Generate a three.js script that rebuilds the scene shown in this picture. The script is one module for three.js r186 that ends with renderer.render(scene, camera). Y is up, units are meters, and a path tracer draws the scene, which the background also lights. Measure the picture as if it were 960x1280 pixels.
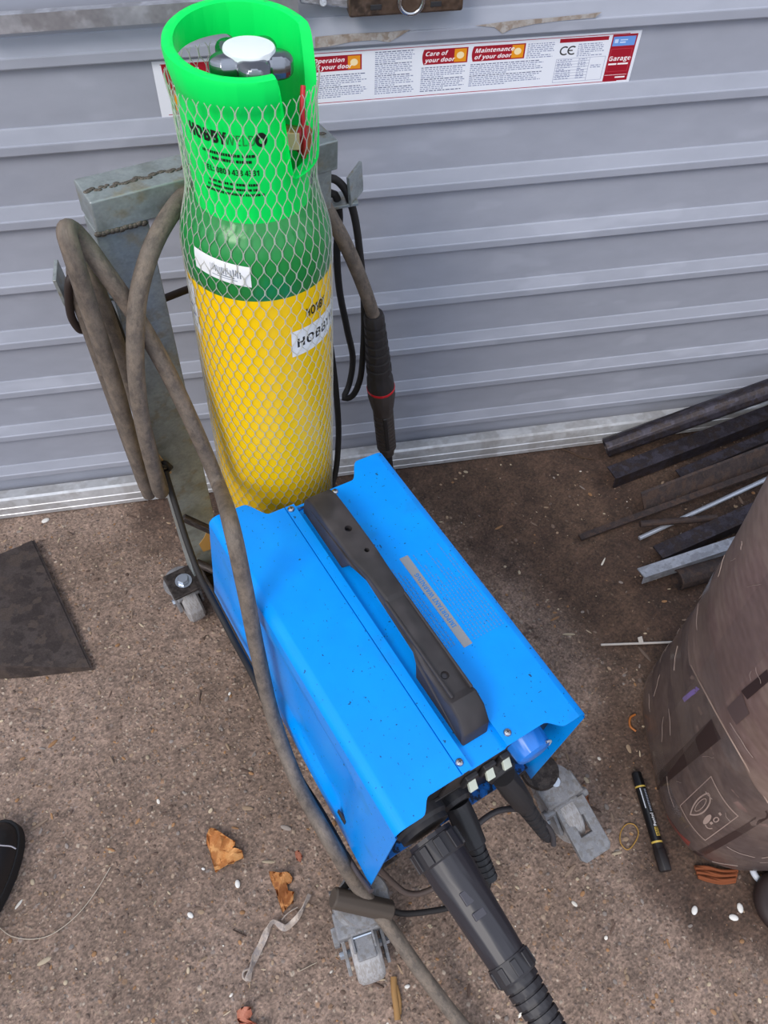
import * as THREE from 'three';
import { RoundedBoxGeometry } from 'three/addons/geometries/RoundedBoxGeometry.js';
import { mergeGeometries, toCreasedNormals } from 'three/addons/utils/BufferGeometryUtils.js';
import { Brush, Evaluator, SUBTRACTION } from 'three-bvh-csg';

// ───────────── camera, sky, sun, exposure ─────────────
const scene = new THREE.Scene();
const V = (x, y, z) => new THREE.Vector3(x, y, z);
const FOCAL = 962, YAW = 0.17166639, PITCH = 0.94346403, ROLL = -0.00895856, EYE = V(0, 1.15, 0.92734);
const fwd = V(Math.sin(YAW) * Math.cos(PITCH), -Math.sin(PITCH), -Math.cos(YAW) * Math.cos(PITCH));
const right0 = V(Math.cos(YAW), 0, Math.sin(YAW)), down0 = fwd.clone().cross(right0);
const camRight = right0.clone().multiplyScalar(Math.cos(ROLL)).addScaledVector(down0, Math.sin(ROLL));
const camDown = fwd.clone().cross(camRight);
const camera = new THREE.PerspectiveCamera(2 * Math.atan(640 / FOCAL) * 180 / Math.PI, 960 / 1280, 0.02, 60);
camera.position.copy(EYE);
camera.quaternion.setFromRotationMatrix(new THREE.Matrix4().makeBasis(camRight, camDown.clone().negate(), fwd.clone().negate()));

const renderer = new THREE.WebGLRenderer({ antialias: true });
renderer.toneMapping = THREE.LinearToneMapping;
renderer.toneMappingExposure = 1.2;
renderer.shadowMap.enabled = true;

{ // overcast sky: brighter overhead than at the horizon, the same all the way round
  const w = 64, h = 128, d = new Float32Array(w * h * 4);
  for (let j = 0; j < h; j++) {
    const el = ((j + 0.5) / h - 0.5) * Math.PI, s = Math.max(0, Math.sin(el));
    const L = el > 0 ? (0.72 + 0.45 * s) : 0.22;
    const c = el > 0 ? [0.90, 0.985, 1.14] : [1, 0.95, 0.9];
    for (let i = 0; i < w; i++) d.set([L * c[0], L * c[1], L * c[2], 1], (j * w + i) * 4);
  }
  const t = new THREE.DataTexture(d, w, h, THREE.RGBAFormat, THREE.FloatType);
  t.mapping = THREE.EquirectangularReflectionMapping; t.magFilter = THREE.LinearFilter; t.needsUpdate = true;
  scene.background = t; scene.environment = t;
}
const sun = new THREE.DirectionalLight(0xfff6ec, 1.5);   // the sun behind thin cloud: very soft
sun.position.set(-2.0, 3.0, 2.6); sun.target.position.set(0.1, 0, 0.4);
sun.castShadow = true; sun.shadow.radius = 45; sun.shadow.mapSize.set(2048, 2048);
Object.assign(sun.shadow.camera, { left: -2, right: 2, top: 2, bottom: -2, near: 0.1, far: 8 });
scene.add(sun, sun.target);

// ───────────── helpers ─────────────
let seed = 7;
const rnd = () => { seed = (seed * 1664525 + 1013904223) >>> 0; return seed / 4294967296; };
const rr = (a, b) => a + (b - a) * rnd();
const clamp = (x, a, b) => Math.min(b, Math.max(a, x));
const sstep = (a, b, x) => { const t = clamp((x - a) / (b - a), 0, 1); return t * t * (3 - 2 * t); };
const ray = (px, py) => camRight.clone().multiplyScalar((px - 480) / FOCAL).addScaledVector(camDown, (py - 640) / FOCAL).add(fwd);
const onPlane = (px, py, p, n) => { const r = ray(px, py); return EYE.clone().addScaledVector(r, p.clone().sub(EYE).dot(n) / r.dot(n)); };
const onY = (px, py, y) => onPlane(px, py, V(0, y, 0), V(0, 1, 0));
const onZ = (px, py, z) => onPlane(px, py, V(0, 0, z), V(0, 0, 1));
function axes(yaw, roll, pit) {
  const F = V(Math.sin(yaw), 0, Math.cos(yaw)), R = V(Math.cos(yaw), 0, -Math.sin(yaw)), U = V(0, 1, 0);
  const R2 = R.clone().multiplyScalar(Math.cos(roll)).addScaledVector(U, -Math.sin(roll));
  const U2 = U.clone().multiplyScalar(Math.cos(roll)).addScaledVector(R, Math.sin(roll));
  const F2 = F.clone().multiplyScalar(Math.cos(pit)).addScaledVector(U2, -Math.sin(pit));
  const U3 = U2.clone().multiplyScalar(Math.cos(pit)).addScaledVector(F, Math.sin(pit));
  return [R2, U3, F2];
}
function frame(O, R, U, F) {
  const m = new THREE.Matrix4().makeBasis(R, U, F).setPosition(O);
  return { O, R, U, F, m, at: (a, b, c) => O.clone().addScaledVector(R, a).addScaledVector(U, b).addScaledVector(F, c) };
}
const taken = {};
function numbered(n) { const k = taken[n] = (taken[n] ?? -1) + 1; return k ? n + '_' + String(k).padStart(3, '0') : n; }
function thing(name, label, category, p, group) {
  const o = new THREE.Group(); o.name = numbered(name); o.position.copy(p); scene.add(o);
  o.userData = { label, category }; if (group) o.userData.group = group;
  o.updateMatrixWorld(true); return o;
}
function part(parent, name, geo, mat, label) {       // geo in world coordinates
  parent.updateWorldMatrix(true, false);
  const g = geo.clone(); g.applyMatrix4(parent.matrixWorld.clone().invert());
  const m = new THREE.Mesh(g, mat); m.name = name; m.castShadow = m.receiveShadow = true;
  if (label) m.userData.label = label;
  parent.add(m); m.updateMatrixWorld(true); return m;
}
function single(name, label, category, geo, mat, group, kind) {   // a thing that is one mesh, its origin at its base
  geo.computeBoundingBox(); const b = geo.boundingBox, c = b.getCenter(V(0, 0, 0)); c.y = b.min.y;
  const g = geo.clone(); g.translate(-c.x, -c.y, -c.z);
  const m = new THREE.Mesh(g, mat); m.position.copy(c); m.name = numbered(name); m.castShadow = m.receiveShadow = true;
  m.userData = { label, category }; if (group) m.userData.group = group; if (kind) m.userData.kind = kind;
  scene.add(m); m.updateMatrixWorld(true); return m;
}
const clean = (g) => { const n = g.index ? g.toNonIndexed() : g.clone(); for (const k of Object.keys(n.attributes)) if (!['position', 'normal', 'uv'].includes(k)) n.deleteAttribute(k); if (!n.attributes.normal) n.computeVertexNormals(); if (!n.attributes.uv) n.setAttribute('uv', new THREE.BufferAttribute(new Float32Array(n.attributes.position.count * 2), 2)); n.morphAttributes = {}; n.clearGroups(); return n; };
const join = (...l) => mergeGeometries(l.flat().map(clean));
const box = (w, h, d, r = 0.0015) => new RoundedBoxGeometry(w, h, d, 2, Math.min(r, w / 2.01, h / 2.01, d / 2.01));
const boxIn = (f, a0, a1, b0, b1, c0, c1, r) => box(a1 - a0, b1 - b0, c1 - c0, r).translate((a0 + a1) / 2, (b0 + b1) / 2, (c0 + c1) / 2).applyMatrix4(f.m);
function tube(pts, r, seg = 80, radial = 12) {
  const cv = new THREE.CatmullRomCurve3(pts, false, 'centripetal'), g = [new THREE.TubeGeometry(cv, seg, r, radial)];
  for (const t of [0, 1]) {
    const c = new THREE.CircleGeometry(r, radial), d = cv.getTangentAt(t).multiplyScalar(t ? 1 : -1);
    c.applyQuaternion(new THREE.Quaternion().setFromUnitVectors(V(0, 0, 1), d)); const p = cv.getPointAt(t); c.translate(p.x, p.y, p.z); g.push(c);
  }
  return join(g);
}
function turned(profile, B, dir, seg = 32) {         // [[r, h]...] turned round the axis B + dir
  const g = new THREE.LatheGeometry(profile.map(([r, h]) => new THREE.Vector2(r, h)), seg);
  g.applyQuaternion(new THREE.Quaternion().setFromUnitVectors(V(0, 1, 0), dir.clone().normalize())); g.translate(B.x, B.y, B.z);
  return toCreasedNormals(g, 0.6);
}
const rod = (a, b, r, seg = 16, bev = 0.0006) => { const L = a.distanceTo(b); return turned([[0, 0], [r - bev, 0], [r, bev], [r, L - bev], [r - bev, L], [0, L]], a, b.clone().sub(a), seg); };
function extr(pts, depth, bevel = 0, f = null, hole = null, seg = 2) {
  const s = new THREE.Shape(pts.map(([x, y]) => new THREE.Vector2(x, y)));
  if (hole) s.holes.push(new THREE.Path(hole.map(([x, y]) => new THREE.Vector2(x, y))));
  const g = new THREE.ExtrudeGeometry(s, { depth, bevelEnabled: bevel > 0, bevelThickness: bevel, bevelSize: bevel, bevelOffset: -bevel, bevelSegments: seg, curveSegments: 6 });
  if (f) g.applyMatrix4(f.m ?? f); return g;
}
function barAlong(a, b, outline, upHint = V(0, 1, 0)) {          // section outline swept from a to b
  const F = b.clone().sub(a), L = F.length(); F.normalize(); const R = upHint.clone().cross(F).normalize(), U = F.clone().cross(R);
  return extr(outline, L, 0).applyMatrix4(new THREE.Matrix4().makeBasis(R, U, F).setPosition(a));
}
// tileable value noise
function noiseTable(n, sd) { const a = new Float32Array(n * n); let s = sd >>> 0; for (let i = 0; i < a.length; i++) { s = (s * 1664525 + 1013904223) >>> 0; a[i] = s / 4294967296; } return a; }
function vnoise(T, n, x, y) {
  const xi = Math.floor(x), yi = Math.floor(y), fx = x - xi, fy = y - yi, u = fx * fx * (3 - 2 * fx), v = fy * fy * (3 - 2 * fy);
  const x0 = ((xi % n) + n) % n, x1 = (x0 + 1) % n, y0 = ((yi % n) + n) % n, y1 = (y0 + 1) % n;
  return (T[y0 * n + x0] * (1 - u) + T[y0 * n + x1] * u) * (1 - v) + (T[y1 * n + x0] * (1 - u) + T[y1 * n + x1] * u) * v;
}
const NT = [1, 2, 3, 4, 5, 6, 7, 8].map((k) => noiseTable(256, k * 7919));
const fbm = (u, v, f, oct = 4, k0 = 0, gain = 0.55) => { let s = 0, a = 1, t = 0; for (let o = 0; o < oct; o++) { const n = Math.min(256, f << o); s += a * vnoise(NT[(k0 + o) % 8], n, u * n, v * n); t += a; a *= gain; } return s / t; };
function dataTex(w, h, fn, srgb = true) {
  const d = new Uint8Array(w * h * 4);
  for (let j = 0; j < h; j++) for (let i = 0; i < w; i++) { const c = fn((i + 0.5) / w, (j + 0.5) / h, i, j), o = (j * w + i) * 4; d[o] = clamp(c[0], 0, 255); d[o + 1] = clamp(c[1], 0, 255); d[o + 2] = clamp(c[2], 0, 255); d[o + 3] = c[3] ?? 255; }
  const t = new THREE.DataTexture(d, w, h); t.magFilter = THREE.LinearFilter; t.minFilter = THREE.LinearMipmapLinearFilter; t.generateMipmaps = true; t.wrapS = t.wrapT = THREE.RepeatWrapping;
  if (srgb) t.colorSpace = THREE.SRGBColorSpace; t.needsUpdate = true; return t;
}
function canvasTex(w, h, draw) {
  const c = document.createElement('canvas'); c.width = w; c.height = h; const g = c.getContext('2d'); draw(g, w, h);
  const t = new THREE.CanvasTexture(c); t.colorSpace = THREE.SRGBColorSpace; t.wrapS = t.wrapT = THREE.ClampToEdgeWrapping; return t;
}
const M = (o) => new THREE.MeshStandardMaterial(o), MP = (o) => new THREE.MeshPhysicalMaterial(o);
const mix = (a, b, t) => a.map((x, i) => x + (b[i] - x) * t);
function mottled(cols, freq, seedk, o, rep = 1, size = 256, thr = [0.35, 0.65]) {   // patches of several colours
  const t = dataTex(size, size, (u, v) => {
    let c = cols[0];
    for (let k = 1; k < cols.length; k++) c = mix(c, cols[k], sstep(thr[0] + 0.06 * k, thr[1], fbm(u, v, freq + k, 5, seedk + k)));
    const n = (fbm(u, v, 64, 2, seedk + 3) - 0.5) * 18; return c.map((x) => x + n);
  });
  t.repeat.set(rep, rep); return M({ map: t, ...o });
}
function boxUV(g, s = 1) {                            // uv in metres by the dominant face direction
  const n = g.index ? g.toNonIndexed() : g; const p = n.attributes.position, no = n.attributes.normal, uv = new Float32Array(p.count * 2);
  for (let i = 0; i < p.count; i++) { const x = Math.abs(no.getX(i)), y = Math.abs(no.getY(i)), z = Math.abs(no.getZ(i)); const a = y >= x && y >= z ? [p.getX(i), p.getZ(i)] : x >= z ? [p.getZ(i), p.getY(i)] : [p.getX(i), p.getY(i)]; uv[2 * i] = a[0] * s; uv[2 * i + 1] = a[1] * s; }
  n.setAttribute('uv', new THREE.BufferAttribute(uv, 2)); return n;
}
const blackPlastic = M({ color: 0x2b2a2d, roughness: 0.55 });
const blackRubber = M({ color: 0x221f1f, roughness: 0.7 });

// ───────────── ground ─────────────
const GX0 = -0.85, GZ0 = -0.35, GS = 1.9;            // one tile of ground, metres
{
  const N = 2048;
  const soil = (u, v) => {                           // where loose soil covers the concrete: by the door and at the steel
    const x = GX0 + u * GS, z = GZ0 + v * GS;
    const d = 0.31 - z + 0.9 * (x - 0.12) + (fbm(u, v, 5, 5, 2) - 0.5) * 1.1;
    return sstep(-0.12, 0.14, d);
  };
  const S = new Float32Array(256 * 256);
  for (let j = 0; j < 256; j++) for (let i = 0; i < 256; i++) S[j * 256 + i] = soil(i / 256, j / 256);
  const FINE = noiseTable(1024, 4242);
  const bump = new Float32Array(N * N), pc = new Uint8Array(N * N * 3), pm = new Uint8Array(N * N);
  const pal = [[150, 128, 112], [128, 108, 96], [170, 150, 130], [112, 98, 92], [146, 114, 88], [186, 172, 156], [104, 84, 74], [136, 124, 118]];
  for (let k = 0; k < 90000; k++) {                  // aggregate showing in the worn concrete
    const cx = rnd() * N, cz = rnd() * N, big = rnd() ** 6, r = 0.9 + rnd() * 1.1 + big * 2.6, e = rr(0.4, 1), a = rnd() * 3.14, ca = Math.cos(a), sa = Math.sin(a);
    const col = (() => { const q = pal[Math.floor(rnd() * pal.length)], m = rr(0.8, 1.15); return q.map((x) => x * m); })(), hgt = rr(0.3, 1);
    const si = S[(Math.floor(cz / 8)) * 256 + Math.floor(cx / 8)]; if (rnd() < si * 0.8) continue;
    const R = Math.ceil(r);
    for (let j = -R; j <= R; j++) for (let i = -R; i <= R; i++) {
      const x = (i * ca + j * sa) / r, y = (-i * sa + j * ca) / (r * e), q = Math.max(x * x + y * y, 1.25 * (Math.abs(x + 0.4 * y)) ** 2.2); if (q > 1) continue;
      const o = ((Math.floor(cz) + j + N) % N) * N + ((Math.floor(cx) + i + N) % N);
      pm[o] = 255 * Math.min(1, (1 - q) * 3); pc[o * 3] = clamp(col[0], 0, 255); pc[o * 3 + 1] = clamp(col[1], 0, 255); pc[o * 3 + 2] = clamp(col[2], 0, 255);
      bump[o] = Math.max(bump[o], hgt * Math.sqrt(1 - q));
    }
  }
  const map = dataTex(N, N, (u, v, i, j) => {
    const o = j * N + i, f = fbm(u, v, 96, 3, 1), m = fbm(u, v, 10, 4, 5), s = S[(j >> 3) * 256 + (i >> 3)], g2 = fbm(u, v, 24, 3, 3);
    const fn = 0.45 * vnoise(FINE, 1024, u * 1024, v * 1024) + 0.3 * vnoise(FINE, 1024, u * 512, v * 512) + 0.25 * FINE[(j & 1023) * 1024 + (i & 1023)];
    let c = mix([117, 98, 86], [137, 117, 105], sstep(0.25, 0.75, m));
    c = c.map((x) => x * (0.42 + 0.3 * f + 0.86 * fn));
    let e = mix([66, 50, 42], [80, 62, 51], sstep(0.3, 0.7, g2)); e = e.map((x) => x * (0.38 + 0.4 * f + 0.84 * fn));
    c = mix(c, e, s);
    const a = pm[o] / 255 * (1 - s * 0.6) * 0.7; return mix(c, [pc[o * 3], pc[o * 3 + 1], pc[o * 3 + 2]], a);
  });
  const bt = dataTex(N, N, (u, v, i, j) => { const o = j * N + i, b = 90 * bump[o] + 60 * vnoise(FINE, 1024, u * 512, v * 512) + 40 * vnoise(FINE, 1024, u * 1024 + 0.5, v * 1024) + 50 * fbm(u, v, 128, 2, 6) + 30 * fbm(u, v, 24, 3, 4); return [b, b, b]; }, false);
  const g = new THREE.PlaneGeometry(7, 7, 8, 8).rotateX(-Math.PI / 2).translate(0, 0, 2.6);
  const p = g.attributes.position, uv = g.attributes.uv;
  for (let i = 0; i < p.count; i++) uv.setXY(i, (p.getX(i) - GX0) / GS, (p.getZ(i) - GZ0) / GS);
  const slab = new THREE.BoxGeometry(7, 0.1, 7).translate(0, -0.051, 2.6);
  for (let i = 0; i < slab.attributes.uv.count; i++) slab.attributes.uv.setXY(i, 0.1, 0.1);
  const floor = new THREE.Mesh(join(g, slab), M({ map, bumpMap: bt, bumpScale: 0.0042, roughness: 0.92 }));
  floor.name = 'floor'; floor.receiveShadow = floor.castShadow = true; floor.userData = { kind: 'structure', label: 'worn brown concrete ground strewn with soil and grit', category: 'ground' }; scene.add(floor);
  // loose grit standing proud of the concrete
  const pg = new THREE.IcosahedronGeometry(1, 1), im = new THREE.InstancedMesh(pg, M({ roughness: 0.85 }), 9000), mt = new THREE.Matrix4(), q = new THREE.Quaternion(), col = new THREE.Color();
  const tones = [0x8f7a69, 0x7a6659, 0xa28a72, 0x6b5a50, 0x9a7350, 0xb5a48c, 0x5d4a40, 0x8a7f78];
  for (let k = 0; k < 9000; k++) {
    let x, z; do { x = rr(-0.66, 1.0); z = rr(0.03, 1.0); } while (rnd() < 0.72 * soil((x - GX0) / GS, (z - GZ0) / GS));
    const s = 0.0006 + 0.0030 * rnd() ** 5, sy = s * rr(0.3, 0.6);
    q.setFromEuler(new THREE.Euler(rr(-0.3, 0.3), rnd() * 6.28, rr(-0.3, 0.3)));
    mt.compose(V(x, sy * 0.25, z), q, V(s * (rnd() < 0.12 ? rr(2, 5) : rr(0.8, 1.6)), sy, s * rr(0.6, 1))); im.setMatrixAt(k, mt);
    im.setColorAt(k, col.set(rnd() < 0.012 ? 0xe6dfd4 : tones[Math.floor(rnd() * tones.length)]).multiplyScalar(rr(0.75, 1.1)));
  }
  im.name = 'loose_grit'; im.castShadow = im.receiveShadow = true; im.userData = { kind: 'stuff', label: 'loose brown and pale grit scattered over the concrete', category: 'grit' }; scene.add(im);
}

// ───────────── garage door ─────────────
const YA = 0.75479, RIB = 0.094609;                  // height of the first measured rib edge and rib spacing
{
  const door = new THREE.Group(); door.name = 'door_1'; scene.add(door);
  door.userData = { kind: 'structure', label: 'pale grey steel garage door with horizontal pressed ribs', category: 'garage door' };
  const smear = dataTex(1024, 256, (u, v) => {
    const n = fbm(u, v, 6, 4, 1), w = fbm(u * 1, v, 40, 3, 4); const k = (n - 0.5) * 14 + (w - 0.5) * 9 + sstep(0.62, 0.75, fbm(u, v, 14, 3, 2)) * 7; return [162 + k, 166 + k, 179 + k];
  });
  const paint = M({ map: smear, roughness: 0.42 });
  const X0 = -1.25, X1 = 1.35;
  for (let k = 7; k >= -13; k--) {                   // one pressed course per rib
    const y = YA - RIB * k, yT = y + RIB;
    const prof = [[yT - 0.0014, -0.0082], [y + 0.0296, -0.0082], [y + 0.0292, -0.0070], [y + 0.0280, -0.0064], [y + 0.0126, -0.0016], [y + 0.0119, -0.0003], [y + 0.0108, 0], [y + 0.0016, 0], [y + 0.0004, -0.0006], [y - 0.0002, -0.0020], [y - 0.0014, -0.0078], [y - 0.0014, -0.0105], [yT - 0.0014, -0.0105]];
    const g = extr(prof.map(([yy, zz]) => [zz, yy]), X1 - X0, 0);          // (z, y) section, swept along x
    g.applyMatrix4(new THREE.Matrix4().makeBasis(V(0, 0, 1), V(0, 1, 0), V(-1, 0, 0)).setPosition(X1, 0, 0));
    const u = g.attributes.uv, p = g.attributes.position; for (let i = 0; i < p.count; i++) u.setXY(i, p.getX(i) / 1.3 + k * 0.137, p.getY(i) / 0.5);
    part(door, 'ribbed_course', g, paint);
  }
  // aluminium bottom rail, a drawn section with two flutes
  const alu = mottled([[206, 208, 212], [216, 218, 222], [190, 190, 192]], 8, 3, { roughness: 0.34, metalness: 0.35 }, 1);
  const rail = [[-0.012, 0.002], [0.010, 0.002], [0.012, 0.004], [0.012, 0.012], [0.0108, 0.013], [0.0108, 0.0145], [0.012, 0.0155], [0.012, 0.030], [0.0105, 0.031], [0.0105, 0.0325], [0.0115, 0.0335], [0.009, 0.049], [0.006, 0.053], [-0.012, 0.053]];
  const rg = extr(rail, X1 - X0, 0).applyMatrix4(new THREE.Matrix4().makeBasis(V(0, 0, 1), V(0, 1, 0), V(-1, 0, 0)).setPosition(X1, 0, 0));
  part(door, 'bottom_rail', boxUV(rg, 3), alu, 'bright fluted aluminium bottom rail');
  // back of the door, so that no light comes through
  part(door, 'backing_sheet', new THREE.BoxGeometry(X1 - X0, 2.05, 0.02).translate((X0 + X1) / 2, 1.03, -0.03), paint);
  // locking bar and latch at the top of the picture
  const galv = mottled([[176, 178, 186], [194, 196, 204], [158, 158, 164]], 10, 2, { roughness: 0.3, metalness: 0.5 }, 1);
  const b0 = onZ(-40, 31, 0.012), b1 = onZ(372, 2, 0.012);
  part(door, 'locking_bar', boxUV(barAlong(b0, b1, [[-0.006, -0.0085], [0.006, -0.0085], [0.007, -0.007], [0.007, 0.006], [0.004, 0.0085], [-0.006, 0.0085]]), 4), galv, 'galvanised locking bar');
  const l0 = onZ(445, 6, 0.012), lz = 0.018;
  const bronze = mottled([[96, 78, 66], [124, 104, 92], [70, 58, 50]], 9, 1, { roughness: 0.45, metalness: 0.55 }, 1);
  const c1 = onZ(452, 21, lz), c2 = onZ(562, 12, lz);
  const latch = part(door, 'latch_body', boxUV(join(box(0.125, 0.05, 0.024, 0.003).translate((c1.x + c2.x) / 2, c1.y + 0.0255, 0.010)), 5), bronze, 'brown metal latch body');
  part(latch, 'latch_plate', join(box(0.07, 0.028, 0.006, 0.002).rotateZ(-0.15).translate(onZ(418, 2, 0.01).x, onZ(418, 2, 0.01).y + 0.008, 0.006), rod(onZ(404, 3, 0.012), onZ(404, 3, 0.018), 0.004)), galv);
  const kr = onZ(514, 6, 0.024); part(latch, 'key_ring', new THREE.TorusGeometry(0.013, 0.0022, 10, 32).translate(kr.x, kr.y + 0.004, kr.z), M({ color: 0xb9bbc0, roughness: 0.2, metalness: 1 }));
  for (const q of [[470, 9], [545, 5]]) { const k = onZ(q[0], q[1], 0.0222); part(latch, 'latch_slot', box(0.012, 0.005, 0.001, 0.0004).translate(k.x, k.y, k.z), blackPlastic); }
  // torn remains of brown paper tape along the rib above the notice
  const tapeM = mottled([[164, 155, 148], [146, 132, 121], [174, 169, 166]], 12, 5, { roughness: 0.85, side: THREE.DoubleSide }, 1);
  for (const o of [[[394, 46], [440, 42], [486, 40], [513, 37], [500, 45], [486, 53], [470, 50], [440, 52], [412, 58], [394, 60]], [[594, 32], [640, 26], [690, 22], [738, 17], [752, 15], [744, 22], [700, 26], [668, 30], [640, 36], [628, 42], [618, 34]]]) {
    const q = o.map(([x, y]) => onZ(x, y, 0.0006)); const g = extr(q.map((v) => [v.x, v.y]), 0.0004, 0).translate(0, 0, 0.0004);
    part(door, 'tape_remnant', boxUV(g, 9), tapeM, 'torn brown tape remnant');
  }
  // long maintenance notice
  const zf = -0.0080, tl = onZ(189, 77, zf), br = onZ(785, 104, zf), tr = onZ(803, 37, zf), bl = onZ(203, 149, zf);
  const W = 2048, H = 256;
  const notice = canvasTex(W, H, (g) => {
    g.fillStyle = '#eef1fa'; g.fillRect(0, 0, W, H);
    const red = '#a5182c', amber = '#f09a1c';
    g.fillStyle = red; g.fillRect(30, 14, 240, 3); g.fillRect(30, H - 20, W - 90, 3); g.fillRect(280, 10, W - 330, 3);
    g.fillStyle = red; g.beginPath(); g.moveTo(34, 14); g.lineTo(260, 14); g.lineTo(260, H - 22); g.lineTo(60, H - 22); g.quadraticCurveTo(36, 130, 34, 14); g.fill();
    g.fillStyle = amber; g.fillRect(64, 140, 150, 84); g.fillStyle = '#f6d9a0'; for (let i = 0; i < 4; i++) g.fillRect(74, 152 + i * 17, 100 - i * 12, 6);
    g.fillStyle = '#fff'; for (let i = 0; i < 3; i++) g.fillRect(60 + i * 4, 36 + i * 34, 120 - i * 20, 9);
    const small = (x, y, w, n, bold) => { for (let i = 0; i < n; i++) { g.fillStyle = bold && i % 6 === 0 ? '#5d6484' : '#8e96b4'; let cx = x; const end = x + w * (i % 6 === 5 ? 0.5 : 0.86 + 0.14 * rnd()); while (cx < end) { const ww = 5 + rnd() * 15; g.fillRect(cx, y + i * 9, Math.min(ww, end - cx), 4); cx += ww + 4; } } };
    const head = (x, w, a, b) => { g.fillStyle = red; g.beginPath(); g.moveTo(x + 8, 26); g.lineTo(x + w, 26); g.lineTo(x + w, 96); g.lineTo(x + 8, 96); g.quadraticCurveTo(x - 6, 60, x + 8, 26); g.fill(); g.fillStyle = amber; g.fillRect(x + w - 58, 31, 52, 60); g.fillStyle = '#ffe9b8'; g.beginPath(); g.arc(x + w - 32, 61, 16, 0, 7); g.fill(); g.fillStyle = '#fff'; g.font = 'italic bold 27px sans-serif'; g.fillText(a, x + 12, 56); g.fillText(b, x + 12, 86); };
    head(628, 216, 'Operation', 'of your door'); small(640, 112, 230, 12, true); small(900, 22, 170, 22, true);
    head(1098, 196, 'Care of', 'your door'); small(1098, 108, 200, 13, true);
    head(1310, 232, 'Maintenance', 'of your door'); small(1310, 108, 330, 12, true); small(1552, 30, 120, 8, false);
    small(290, 40, 300, 20, true);
    g.fillStyle = red; g.fillRect(1690, 18, 216, 18); g.fillStyle = '#222'; g.lineWidth = 6; g.strokeStyle = '#333'; g.beginPath(); g.arc(1718, 74, 18, 0.9, 5.4); g.stroke(); g.beginPath(); g.arc(1752, 74, 18, 0.9, 5.4); g.moveTo(1736, 74); g.lineTo(1754, 74); g.stroke();
    small(1776, 46, 120, 7, false); g.strokeStyle = '#a9adc4'; g.lineWidth = 2; for (let i = 0; i < 8; i++) { g.strokeRect(1690, 112 + i * 14, 150, 14); } g.strokeRect(1840, 112, 70, 112); small(1696, 116, 70, 11, false); small(1790, 116, 40, 11, false); small(1850, 150, 48, 2, false);
    g.fillStyle = red; g.fillRect(1922, 14, 112, 222); g.fillStyle = '#6f9fe6'; g.fillRect(1928, 24, 100, 44); g.fillStyle = '#cfe0ff'; g.fillRect(1936, 36, 16, 18); g.fillRect(1960, 38, 34, 5); g.fillRect(1960, 48, 26, 7);
    g.fillStyle = '#fff'; g.font = 'bold 30px sans-serif'; g.fillText('Garage', 1926, 138); g.fillRect(1930, 150, 38, 8); g.fillRect(1973, 150, 48, 8); g.fillRect(1976, 216, 46, 7); g.fillRect(1926, 206, 102, 2); g.strokeStyle = '#c74a57'; g.strokeRect(1930, 82, 94, 108);
  });
  const ng = new THREE.BufferGeometry(), dz = 0.0006, P = [tl, tr, br, bl];
  ng.setAttribute('position', new THREE.Float32BufferAttribute([P[0], P[3], P[2], P[0], P[2], P[1]].flatMap((v) => [v.x, v.y, zf + dz]), 3));
  ng.setAttribute('uv', new THREE.Float32BufferAttribute([0, 1, 0, 0, 1, 0, 0, 1, 1, 0, 1, 1], 2)); ng.computeVertexNormals();
  part(door, 'notice_label', ng, M({ map: notice, roughness: 0.35 }), 'long white and red printed care notice');
}

// ───────────── trolley ─────────────
const TO = V(-0.2, 0.10, 0.262), T = frame(TO, ...axes(0.40, 0.06, 0.02));
const TB = frame(TO, ...axes(0.40, 0.02, 0.0));
const tAt = (px, py, c) => onPlane(px, py, T.at(0, 0, c), T.F);      // pixel on the plane c metres in front of the posts
const galvSteel = mottled([[146, 153, 154], [160, 167, 167], [128, 134, 132], [140, 136, 122]], 5, 2, { roughness: 0.4, metalness: 0.3 }, 2.2, 512, [0.36, 0.8]);
const darkSteel = mottled([[62, 56, 54], [78, 70, 66], [48, 42, 40]], 8, 3, { roughness: 0.5, metalness: 0.5 }, 4);
const casterGrey = mottled([[124, 124, 128], [134, 134, 137], [116, 113, 112]], 7, 1, { roughness: 0.55 }, 6);
const wheelGrey = mottled([[158, 156, 158], [168, 166, 167], [146, 141, 138]], 7, 4, { roughness: 0.6 }, 6);
const zincBolt = M({ color: 0xc3cbd6, roughness: 0.28, metalness: 0.9 });
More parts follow.
